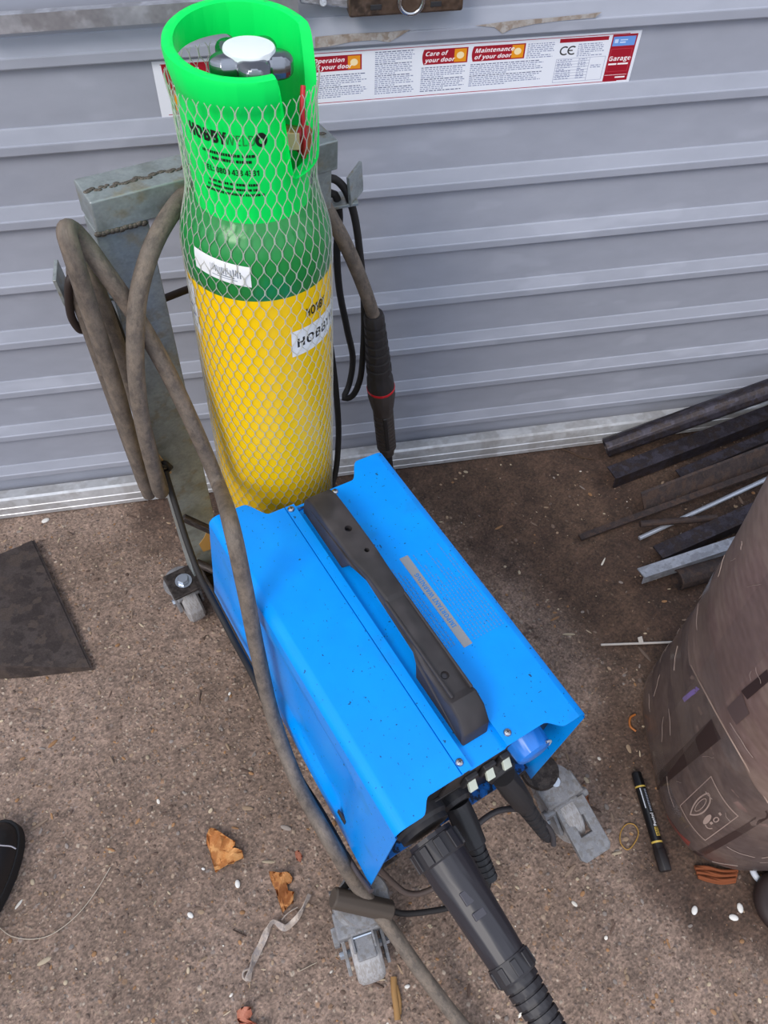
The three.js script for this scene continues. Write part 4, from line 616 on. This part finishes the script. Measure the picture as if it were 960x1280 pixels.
  P('print_block', quadPatch(Q([958, 1012], [962, 1022], [870, 1075], [862, 1068]), 0.0008), ink, 'dark printed bar');
  P('print_block', quadPatch(Q([958, 836], [962, 850], [934, 874], [928, 864]), 0.0008), ink, 'dark printed block');
  P('print_block', quadPatch(Q([928, 866], [936, 892], [920, 905], [910, 884]), 0.0008), ink2, 'grey printed block');
  P('red_print', quadPatch(Q([832, 1012], [864, 1052], [860, 1058], [828, 1024]), 0.0008), M({ color: 0x8d4038, roughness: 0.5, side: THREE.DoubleSide }), 'faded red printed patch');
  P('violet_mark', quadPatch(Q([872, 858], [875, 862], [857, 877], [854, 873]), 0.001), M({ color: 0x9a7fd0, roughness: 0.4, side: THREE.DoubleSide }), 'violet pen mark');
  const logo = canvasTex(512, 512, (g, w, h) => { g.clearRect(0, 0, w, h); g.strokeStyle = '#b09a90'; g.fillStyle = '#b09a90'; g.lineWidth = 10; g.strokeRect(12, 12, w - 24, h - 24); g.lineWidth = 16; g.beginPath(); g.moveTo(120, 120); g.quadraticCurveTo(60, 280, 170, 430); g.quadraticCurveTo(290, 300, 210, 150); g.quadraticCurveTo(160, 100, 120, 120); g.stroke(); g.lineWidth = 8; g.beginPath(); g.ellipse(165, 260, 34, 90, -0.1, 0, 7); g.stroke(); g.lineWidth = 12; g.beginPath(); g.ellipse(390, 210, 22, 30, 0, 0, 7); g.stroke(); g.fillRect(372, 262, 30, 34); g.beginPath(); g.ellipse(330, 290, 30, 70, -0.2, 0, 7); g.fill(); g.beginPath(); g.arc(390, 310, 46, 0.1, 2.2); g.stroke(); g.fillRect(352, 120, 34, 26); });
  P('logo_print', quadPatch(Q([890, 968], [926, 1020], [882, 1050], [850, 1006]), 0.0010), M({ map: logo, transparent: true, alphaTest: 0.4, roughness: 0.5, side: THREE.DoubleSide }), 'printed outline box with emblem');
  // clear tape: thin glossy film over the card
  const tape = MP({ color: 0xffffff, roughness: 0.2, transmission: 1, thickness: 0, side: THREE.DoubleSide });
  P('tape_strip', patch(0.05, 0.62, 0.16, 0.212, 70, 6, 0.0016, 0.02), tape, 'clear glossy tape'); P('tape_strip', patch(0.05, 0.62, 0.02, 0.07, 70, 6, 0.0016, 0.03), tape, 'clear glossy tape');
  P('tape_strip', patch(0.08, 0.5, 0.30, 0.35, 70, 6, 0.0016, -0.12), tape, 'clear glossy tape'); P('tape_strip', patch(0.2, 0.245, 0.01, 0.6, 8, 40, 0.0018), tape, 'clear glossy tape');
  { const wr = []; for (let k = 0; k < 46; k++) { const u = rr(0.06, 0.58), h = rr(0.02, 0.5), a = rr(-0.9, 0.9) + (rnd() < 0.5 ? 0.6 : -0.5), l = rr(0.008, 0.05), pts = []; for (let i = 0; i <= 4; i++) { const s = (i / 4 - 0.5) * l; pts.push(surf(u + Math.cos(a) * s / per + 0.0006 * Math.sin(i * 2 + k), Math.max(0.004, h + Math.sin(a) * s + 0.0012 * Math.sin(i * 1.7 + k)), 0.0021)); } wr.push(tube(pts, rr(0.0002, 0.0005), 10, 5)); } P('tape_wrinkles', join(wr), M({ color: 0xa08c82, roughness: 0.35 }), 'fine wrinkles in the tape'); }
  const edge = Q([864, 832], [878, 858], [893, 885], [925, 940], [962, 1002]).map(([u, h]) => surf(u, h, 0.0016)); P('fold_ridge', tube(edge, 0.0011, 80, 6), M({ color: 0x9c8578, roughness: 0.5 }));
}

// ───────────── small things on the ground ─────────────
{ // marker pen
  const a = onY(795, 966, 0.008), b = onY(832, 1089, 0.0085), d = b.clone().sub(a), L = d.length(); d.normalize();
  const pen = thing('marker_pen', 'black marker pen with gold lettering lying beside the taped package', 'marker pen', a.clone().add(b).multiplyScalar(0.5).setY(0));
  const tex = canvasTex(1024, 256, (g, w, h) => { g.fillStyle = '#121113'; g.fillRect(0, 0, w, h); g.fillStyle = '#c9ac52'; g.fillRect(14, 0, 30, h); g.fillRect(w - 46, 0, 34, h); g.fillRect(w - 270, 60, 150, 70); g.fillStyle = '#121113'; g.font = 'bold 60px sans-serif'; for (let i = 0; i < 6; i++) g.fillRect(w - 260 + i * 23, 72 + (i % 2) * 8, 12, 44); g.fillStyle = '#e9e9ec'; g.font = 'bold 84px sans-serif'; g.save(); g.translate(w - 284, 66); g.rotate(Math.PI); g.fillText('Pentel', 0, 0, 236); g.restore(); g.fillStyle = '#9aa0ae'; for (let i = 0; i < 14; i++) g.fillRect(84 + i * 29, 74, 16, 40); g.fillStyle = '#c8ccd6'; g.fillRect(60, 160, 360, 14); });
  tex.wrapS = tex.wrapT = THREE.RepeatWrapping;
  const seg = (p, f0, f1, m, n, l) => part(pen, n, turned(p.map(([r, f]) => [r, f * L]), a, d, 32), m, l);
  // barrel with its printed side up
  const side = V(0, 1, 0).cross(d).normalize(), up = d.clone().cross(side), nu = 32, pos = [], uv = [], idx = [];
  for (let j = 0; j <= 1; j++) for (let i = 0; i <= nu; i++) { const t = i / nu * 2 * Math.PI, p = a.clone().addScaledVector(d, L * (j ? 0.74 : 0.14)).addScaledVector(side, 0.0076 * Math.cos(t)).addScaledVector(up, 0.0076 * Math.sin(t)); pos.push(p.x, p.y, p.z); uv.push(j, 1 - ((i / nu * 2) % 1)); }
  for (let i = 0; i < nu; i++) idx.push(i, i + 1, nu + 2 + i, i, nu + 2 + i, nu + 1 + i);
  const g = new THREE.BufferGeometry(); g.setAttribute('position', new THREE.Float32BufferAttribute(pos, 3)); for (let j = 0; j <= 1; j++) for (let i = 0; i <= nu; i++) { uv[(j * (nu + 1) + i) * 2 + 1] = 1 - i / nu * 2; } g.setAttribute('uv', new THREE.Float32BufferAttribute(uv, 2)); g.setIndex(idx); g.computeVertexNormals();
  const pm = M({ map: tex, roughness: 0.35, side: THREE.DoubleSide });
  part(pen, 'barrel', g, pm, 'black printed barrel');
  const pk = M({ color: 0x131214, roughness: 0.4 });
  seg([[0, 0], [0.0066, 0], [0.0072, 0.008], [0.0078, 0.14], [0, 0.14]], 0, 0, pk, 'end_plug'); seg([[0, 0.735], [0.0076, 0.735], [0.008, 0.79], [0.0088, 0.80], [0.0088, 0.985], [0.008, 1], [0, 1]], 0, 0, M({ color: 0x1d1718, roughness: 0.5 }), 'cap');
}
const thin = (pts, y, th, mat, curl = 0, uvs = 12) => { // flat torn shape lying on the ground, traced and given thickness
  const q = pts.map(([x, yy]) => onY(x, yy, y)); let cx = 0, cz = 0; q.forEach((v) => { cx += v.x / q.length; cz += v.z / q.length; });
  let g = extr(q.map((v) => [v.x, -v.z]), th, 0); g.rotateX(-Math.PI / 2); g = clean(g);
  // subdivide once so that it can curl
  const p = g.attributes.position, out = []; for (let i = 0; i < p.count; i += 3) { let tri = [[0, 1, 2].map((k) => V(p.getX(i + k), p.getY(i + k), p.getZ(i + k)))]; for (let s = 0; s < 2; s++) tri = tri.flatMap(([A, B, C]) => { const ab = A.clone().lerp(B, 0.5), bc = B.clone().lerp(C, 0.5), ca = C.clone().lerp(A, 0.5); return [[A, ab, ca], [ab, B, bc], [ca, bc, C], [ab, bc, ca]]; }); for (const t of tri) for (const v of t) out.push(v); }
  for (const v of out) { const d2 = (v.x - cx) ** 2 + (v.z - cz) ** 2; v.y += y * 0 + 0.0012 + curl * d2 * 40 * (0.6 + 0.4 * Math.sin(v.x * 160) * Math.cos(v.z * 140)) + curl * 0.03 * (1 + Math.sin(v.x * 210 + v.z * 130)); }
  const o = new THREE.BufferGeometry(); o.setAttribute('position', new THREE.Float32BufferAttribute(out.flatMap((v) => [v.x, v.y, v.z]), 3)); o.computeVertexNormals(); return boxUV(toCreasedNormals(o, 0.6), uvs);
};
const leafM = (c) => mottled(c, 6, 2, { roughness: 0.7, side: THREE.DoubleSide }, 1);
{
  const orange = leafM([[200, 138, 78], [214, 156, 96], [176, 112, 58]]), brown = leafM([[178, 120, 66], [196, 138, 84], [150, 92, 48]]), pink = leafM([[170, 100, 76], [188, 122, 98], [140, 78, 56]]), dark = leafM([[120, 72, 46], [136, 86, 56], [98, 58, 40]]);
  const leaf = (label, pts, m, veins) => {
    const g = thin(pts, 0.003, 0.0006, m, 0.05); g.computeBoundingBox(); const c = g.boundingBox.getCenter(V(0, 0, 0)).setY(0);
    const t = thing('dead_leaf', label, 'leaf', c); part(t, 'blade', g, m);
    if (veins) for (const v of veins) part(t, 'vein', tube(v.map(([x, y]) => onY(x, y, 0.0068)), 0.0004, 12, 5), m);
    return t;
  };
  leaf('torn orange leaf lying alone on the concrete, the largest one', [[264, 1037], [270, 1037], [282, 1046], [294, 1052], [295, 1058], [291, 1061], [303, 1064], [305, 1073], [292, 1080], [270, 1091], [268, 1083], [264, 1068], [259, 1056], [260, 1046]], orange, [[[267, 1040], [271, 1060], [277, 1082]], [[269, 1050], [283, 1054]], [[272, 1062], [292, 1068]]]);
  leaf('narrow brown leaf touching the twisted paper strip', [[337, 1091], [343, 1090], [352, 1092], [362, 1092], [366, 1098], [364, 1104], [359, 1106], [360, 1113], [368, 1116], [367, 1130], [358, 1138], [354, 1143], [350, 1132], [346, 1116], [339, 1102]], brown, [[[340, 1094], [349, 1115], [356, 1138]]]);
  leaf('reddish brown leaf scrap at the foot of the concrete patch', [[296, 1264], [304, 1259], [314, 1259], [316, 1268], [312, 1274], [322, 1280], [334, 1290], [310, 1292], [298, 1276]], pink);
  leaf('tiny reddish leaf scrap near the thick lead', [[369, 1067], [374, 1064], [378, 1070], [376, 1078], [371, 1076]], pink);
  leaf('dull red curled leaf lying beside the right front caster', [[728, 988], [732, 990], [734, 1000], [738, 1012], [737, 1018], [729, 1012], [722, 1008], [725, 998]], dark);
  // twisted paper strip
  const path = [[309, 1226], [313, 1213], [319, 1196], [327, 1180], [334, 1163], [342, 1152], [356, 1160], [367, 1152], [376, 1140], [387, 1118]].map(([x, y], i) => onY(x, y, 0.006 + 0.003 * Math.sin(i * 1.7))), cv = new THREE.CatmullRomCurve3(path), n = 120, pos = [], idx = [];
  for (let i = 0; i <= n; i++) { const u = i / n, p = cv.getPointAt(u), t = cv.getTangentAt(u), s = V(0, 1, 0).cross(t).normalize(), up = t.clone().cross(s), a = 0.5 + 0.75 * Math.sin(u * 16), w = 0.0046 * (1 - 0.45 * u ** 3); const e = s.clone().multiplyScalar(Math.cos(a)).addScaledVector(up, Math.sin(a)); const nn = s.clone().multiplyScalar(-Math.sin(a)).addScaledVector(up, Math.cos(a)); for (const [k, m] of [[-1, 1], [-0.35, 1.8], [0.35, 1.8], [1, 1], [1, -1], [0, -0.4], [-1, -1]]) { const q = p.clone().addScaledVector(e, w * k).addScaledVector(nn, 0.0006 * m); q.y = Math.max(q.y, 0.0012); pos.push(q.x, q.y, q.z); } }
  for (let i = 0; i < n; i++) for (let k = 0; k < 7; k++) { const a = i * 7 + k, b = i * 7 + (k + 1) % 7; idx.push(a, b, b + 7, a, b + 7, a + 7); }
  let g = new THREE.BufferGeometry(); g.setAttribute('position', new THREE.Float32BufferAttribute(pos, 3)); g.setIndex(idx); g = boxUV(toCreasedNormals(g, 0.7), 20);
  const ps = thing('paper_strip', 'twisted grey strip of paper lying near the left front caster', 'paper strip', onY(345, 1165, 0)), pm = mottled([[168, 152, 140], [188, 174, 162], [146, 136, 132]], 6, 3, { roughness: 0.8, side: THREE.DoubleSide }, 1);
  part(ps, 'strip', g, pm); part(ps, 'frayed_end', tube([[309, 1226], [304, 1222], [305, 1214], [312, 1211]].map(([x, y]) => onY(x, y, 0.005)), 0.0016, 20, 6), pm);
  part(ps, 'loose_thread', tube([[352, 1150], [358, 1143], [366, 1137], [372, 1134]].map(([x, y]) => onY(x, y, 0.006)), 0.0008, 20, 5), pm);
  // stick, thread, twigs
  const wood = M({ color: 0x9a7548, roughness: 0.8 });
  single('wood_stick', 'short pale brown wood stick below the left front caster', 'stick', join(tube([[492, 1221], [493, 1240], [496, 1262], [497, 1275]].map(([x, y], i) => onY(x, y, 0.0048)), 0.0042, 24, 8), tube([[495, 1232], [499, 1250], [499, 1268]].map(([x, y]) => onY(x, y, 0.0035)), 0.003, 20, 7)), wood);
  single('pale_thread', 'long thin pale thread curling over the concrete by the shoe', 'thread', tube([[-12, 1150], [0, 1160], [14, 1170], [38, 1174], [60, 1170], [80, 1158], [100, 1140], [120, 1114], [138, 1084]].map(([x, y]) => onY(x, y, 0.0022)), 0.0006, 80, 5), M({ color: 0xb5a898, roughness: 0.8 }));
  single('dark_twig', 'short dark twig lying left of the twisted paper strip', 'twig', tube([[291, 1162], [299, 1166], [308, 1170]].map(([x, y]) => onY(x, y, 0.0024)), 0.001, 12, 6), M({ color: 0x3a2a22, roughness: 0.8 }));
  single('straw_piece', 'thin pale straw right of the twisted paper strip', 'straw', tube([[374, 1214], [384, 1209], [396, 1203]].map(([x, y]) => onY(x, y, 0.002)), 0.0006, 12, 5), M({ color: 0xa89a88, roughness: 0.8 }));
  // white chips
  const chip = M({ color: 0xdad7d2, roughness: 0.6 });
  for (const [x, y, s, l] of [[297, 1105, 0.0045, 'oblong white chip between the two orange leaves'], [254, 1086, 0.0022, 'small white chip left of the largest leaf'], [238, 1144, 0.004, 'pale grey chip standing clear on the concrete'], [287, 867, 0.0026, 'white chip beside the thin black lead'], [509, 1233, 0.003, 'white chip beside the wood stick'], [57, 651, 0.006, 'pale stone chip near the door rail above the shovel'], [868, 1138, 0.005, 'round cream pebble left of the cream pebble pair'], [917, 1147, 0.0052, 'large cream pebble of the pair below the white ring'], [925, 1135, 0.0052, 'upper cream pebble below the white ring']]) {
    const p = onY(x, y, 0.001); single('stone_chip', l, 'stone', new THREE.IcosahedronGeometry(s, 1).scale(1.25, 0.45, 0.8).rotateY(x).translate(p.x, s * 0.3, p.z), chip, 'pale chips on the ground');
  }
  // white rod with a small flag of tape
  const wr = thing('white_rod', 'thin white rod with a scrap of tape lying by the package', 'rod', onY(800, 806, 0)), wm = M({ color: 0xc9c2bc, roughness: 0.5 });
  part(wr, 'rod', rod(onY(751, 806, 0.004), onY(862, 802, 0.004), 0.0019, 10), wm); part(wr, 'tape_flag', box(0.008, 0.012, 0.0012, 0.0004).rotateX(-0.9).rotateY(0.2).translate(onY(801, 800, 0.009).x, 0.008, onY(801, 800, 0.009).z), wm);
  single('thin_twig', 'dark thin twig behind the right top edge of the blue machine', 'twig', tube([[700, 560], [715, 566], [728, 572], [742, 574]].map(([x, y]) => onY(x, y, 0.003)), 0.0012, 16, 5), M({ color: 0x4a3626, roughness: 0.8 }));
  // elastic band and orange band
  const band = (pts, r) => new THREE.TubeGeometry(new THREE.CatmullRomCurve3(pts.map(([x, y]) => onY(x, y, 0.0022)), true), 60, r, 6, true);
  single('rubber_band', 'thin yellow rubber band loop lying left of the marker pen', 'rubber band', band([[784, 1030], [776, 1040], [776, 1054], [784, 1062], [793, 1054], [798, 1040], [793, 1031]], 0.0009), M({ color: 0xa8803c, roughness: 0.5 }));
  single('orange_band', 'orange plastic band half under the taped package', 'band', tube([[794, 893], [788, 897], [788, 908], [795, 914]].map(([x, y]) => onY(x, y, 0.003)), 0.0017, 30, 7), M({ color: 0xa8632a, roughness: 0.5 }));
  // rope end, white ring, dark round thing at the edge
  const rp = thing('rope_end', 'frayed orange brown rope end beneath the package', 'rope', onY(895, 1096, 0)), rm = M({ color: 0x7a4020, roughness: 0.9 });
  for (let k = 0; k < 9; k++) { const o = k * 2.3 - 9; part(rp, 'strand', tube([[868 + k * 0.6, 1090 + o * 0.7], [884, 1092 + o * 0.9], [902, 1096 + o * 0.85], [922 - k * 0.4, 1095 + o * 0.75]].map(([x, y], i) => onY(x, y, 0.0035 + 0.003 * Math.sin(k * 1.9 + i))), 0.0022, 20, 6), rm); }
  single('white_ring', 'white plastic ring lying at the foot of the package', 'ring', new THREE.TorusGeometry(0.018, 0.0045, 10, 40).rotateX(Math.PI / 2).translate(onY(957, 1087, 0.0045).x, 0.0045, onY(957, 1087, 0.0045).z), M({ color: 0xc9ced8, roughness: 0.45 }));
  const tp = onY(985, 1130, 0.015); single('rubber_ring', 'dark brown rubber ring lying beside the package', 'ring', new THREE.TorusGeometry(0.03, 0.013, 14, 48).rotateX(Math.PI / 2).translate(tp.x, 0.0125, tp.z), M({ color: 0x2c1f1d, roughness: 0.6 }));
}
{ // shovel blade: plate with a folded near edge and a pressed strip along the mouth
  const sm = mottled([[70, 61, 58], [80, 71, 68], [62, 54, 52], [84, 73, 67]], 4, 6, { roughness: 0.6, metalness: 0.35 }, 3, 512, [0.4, 0.64]);
  const A = onY(43, 675, 0.012), B = onY(116, 835, 0.008), dA = onY(0, 694, 0.02).sub(A).setY(0).normalize(), dB = onY(0, 833, 0.03).sub(B).setY(0).normalize();
  const left = V(-1, 0, 0.16).normalize(), nu = 30, nv = 30, pos = [], idx = [];
  const C2 = onY(0, 866, 0.002);
  for (let j = 0; j <= nv; j++) for (let i = 0; i <= nu; i++) { const s = j / nv, u = i / nu, p = A.clone().addScaledVector(dA, 0.32 * u).lerp(B.clone().addScaledVector(dB, 0.32 * u), s); p.y += 0.006 * Math.sin(Math.PI * s) * u + 0.060 * u; pos.push(p.x, p.y, p.z); }
  const sheet = (pos, nu, nv, th) => { const idx = [], n1 = (nu + 1) * (nv + 1), ps = pos.slice(); for (let k = 0; k < n1; k++) ps.push(pos[3 * k], pos[3 * k + 1] - th, pos[3 * k + 2]); const q = (a, b, c, d) => idx.push(a, b, c, a, c, d); for (let j = 0; j < nv; j++) for (let i = 0; i < nu; i++) { const a = j * (nu + 1) + i, b = a + 1, c = a + nu + 1, d = c + 1; q(a, b, d, c); q(n1 + a, n1 + c, n1 + d, n1 + b); } for (let i = 0; i < nu; i++) { q(i, n1 + i, n1 + i + 1, i + 1); const a = nv * (nu + 1) + i; q(a, a + 1, n1 + a + 1, n1 + a); } for (let j = 0; j < nv; j++) for (const i of [0, nu]) { const a = j * (nu + 1) + i, b = a + nu + 1; q(a, b, n1 + b, n1 + a); } const g = new THREE.BufferGeometry(); g.setAttribute('position', new THREE.Float32BufferAttribute(ps, 3)); g.setIndex(idx); return boxUV(toCreasedNormals(g, 0.5), 3); };
  const sh = thing('shovel_blade', 'dark steel shovel blade lying on the concrete near the door rail', 'shovel', V(-0.55, 0, 0.22));
  part(sh, 'blade', sheet(pos, nu, nv, 0.0022), sm);
  const lip = []; for (let j = 0; j <= 20; j++) for (let i = 0; i <= 3; i++) { const p = A.clone().addScaledVector(dA, 0.004 + 0.006 * i).lerp(B.clone().addScaledVector(dB, 0.004 + 0.006 * i), j / 20); p.y += 0.0014 - 0.0002 * i + 0.0012 + 0.0011 * i; lip.push(p.x, p.y, p.z); }
  part(sh, 'mouth_strip', sheet(lip, 3, 20, 0.0016), sm);
  const sk = []; for (let j = 0; j <= 3; j++) for (let i = 0; i <= 24; i++) { const u = i / 24, p = B.clone().addScaledVector(dB, 0.32 * u), t = j / 3; p.y = (p.y + 0.06 * u) * (1 - t) + 0.003 * t; p.z += 0.008 * t * Math.min(1, u * 3); sk.push(p.x, p.y, p.z); }
  part(sh, 'folded_edge', sheet(sk, 24, 3, 0.0018), sm);
}
{ // toe of a black shoe at the edge of the picture
  const toe = onY(26, 1040, 0.022), dir = V(0.45, 0, -0.9).normalize();      // heel to toe
  const side = V(0, 1, 0).cross(dir).normalize(), mid = toe.clone().addScaledVector(dir, -0.02).addScaledVector(side, 0.036); mid.y = 0;
  const outline = (k) => { const l = [], n = 48; for (let i = 0; i < n; i++) { const t = i / n * 2 * Math.PI, c = Math.cos(t), s = Math.sin(t); const x = 0.145 * Math.sign(c) * Math.abs(c) ** 0.85, w = (0.047 - 0.006 * (c < 0 ? -c : 0)) * (1 - 0.18 * Math.exp(-((x + 0.03) ** 2) / 0.004)); l.push([x * k, w * Math.sign(s) * Math.abs(s) ** 0.9 * k]); } return l; };
  const O = toe.clone().addScaledVector(dir, -0.135).addScaledVector(side, 0.022); O.y = 0.001;
  const f = new THREE.Matrix4().makeBasis(dir, side, V(0, 1, 0)).setPosition(O);
  const sh = thing('shoe', 'toe of a black shoe standing on the concrete beside the pale thread', 'shoe', O.clone().setY(0));
  part(sh, 'sole', extr(outline(1), 0.018, 0.002).translate(0, 0, 0.002).applyMatrix4(f), M({ color: 0x141214, roughness: 0.7 }));
  const rings = [], N = 48, idx = []; for (let j = 0; j <= 10; j++) { const t = j / 10, k = Math.sqrt(Math.max(0, 1 - (t * 0.94) ** 2.4)); for (const [x, y] of outline(0.975)) { const hgt = 0.05 + 0.04 * sstep(0.06, -0.06, x); const p = V(x * k - 0.03 * t * 0.6, y * k, 0.02 + hgt * t).applyMatrix4(f); rings.push(p.x, p.y, p.z); } }
  for (let j = 0; j < 10; j++) for (let i = 0; i < N; i++) { const a = j * N + i, b = j * N + (i + 1) % N; idx.push(a, b, b + N, a, b + N, a + N); } const ctr = V(-0.018, 0, 0.075).applyMatrix4(f); rings.push(ctr.x, ctr.y, ctr.z); for (let i = 0; i < N; i++) idx.push(10 * N + i, 10 * N + (i + 1) % N, 11 * N);
  let g = new THREE.BufferGeometry(); g.setAttribute('position', new THREE.Float32BufferAttribute(rings, 3)); g.setIndex(idx); g = toCreasedNormals(g, 1.2);
  part(sh, 'upper', g, M({ color: 0x1a1718, roughness: 0.5 }));
  part(sh, 'piping', tube([[-6, 1056], [4, 1057], [14, 1058], [20, 1061]].map(([x, y]) => onY(x, y, 0.064)), 0.001, 20, 6), M({ color: 0x8d8a92, roughness: 0.5 }));
}
scene.traverse((o) => { if (o.isMesh) { o.castShadow = true; o.receiveShadow = true; } });
renderer.render(scene, camera);
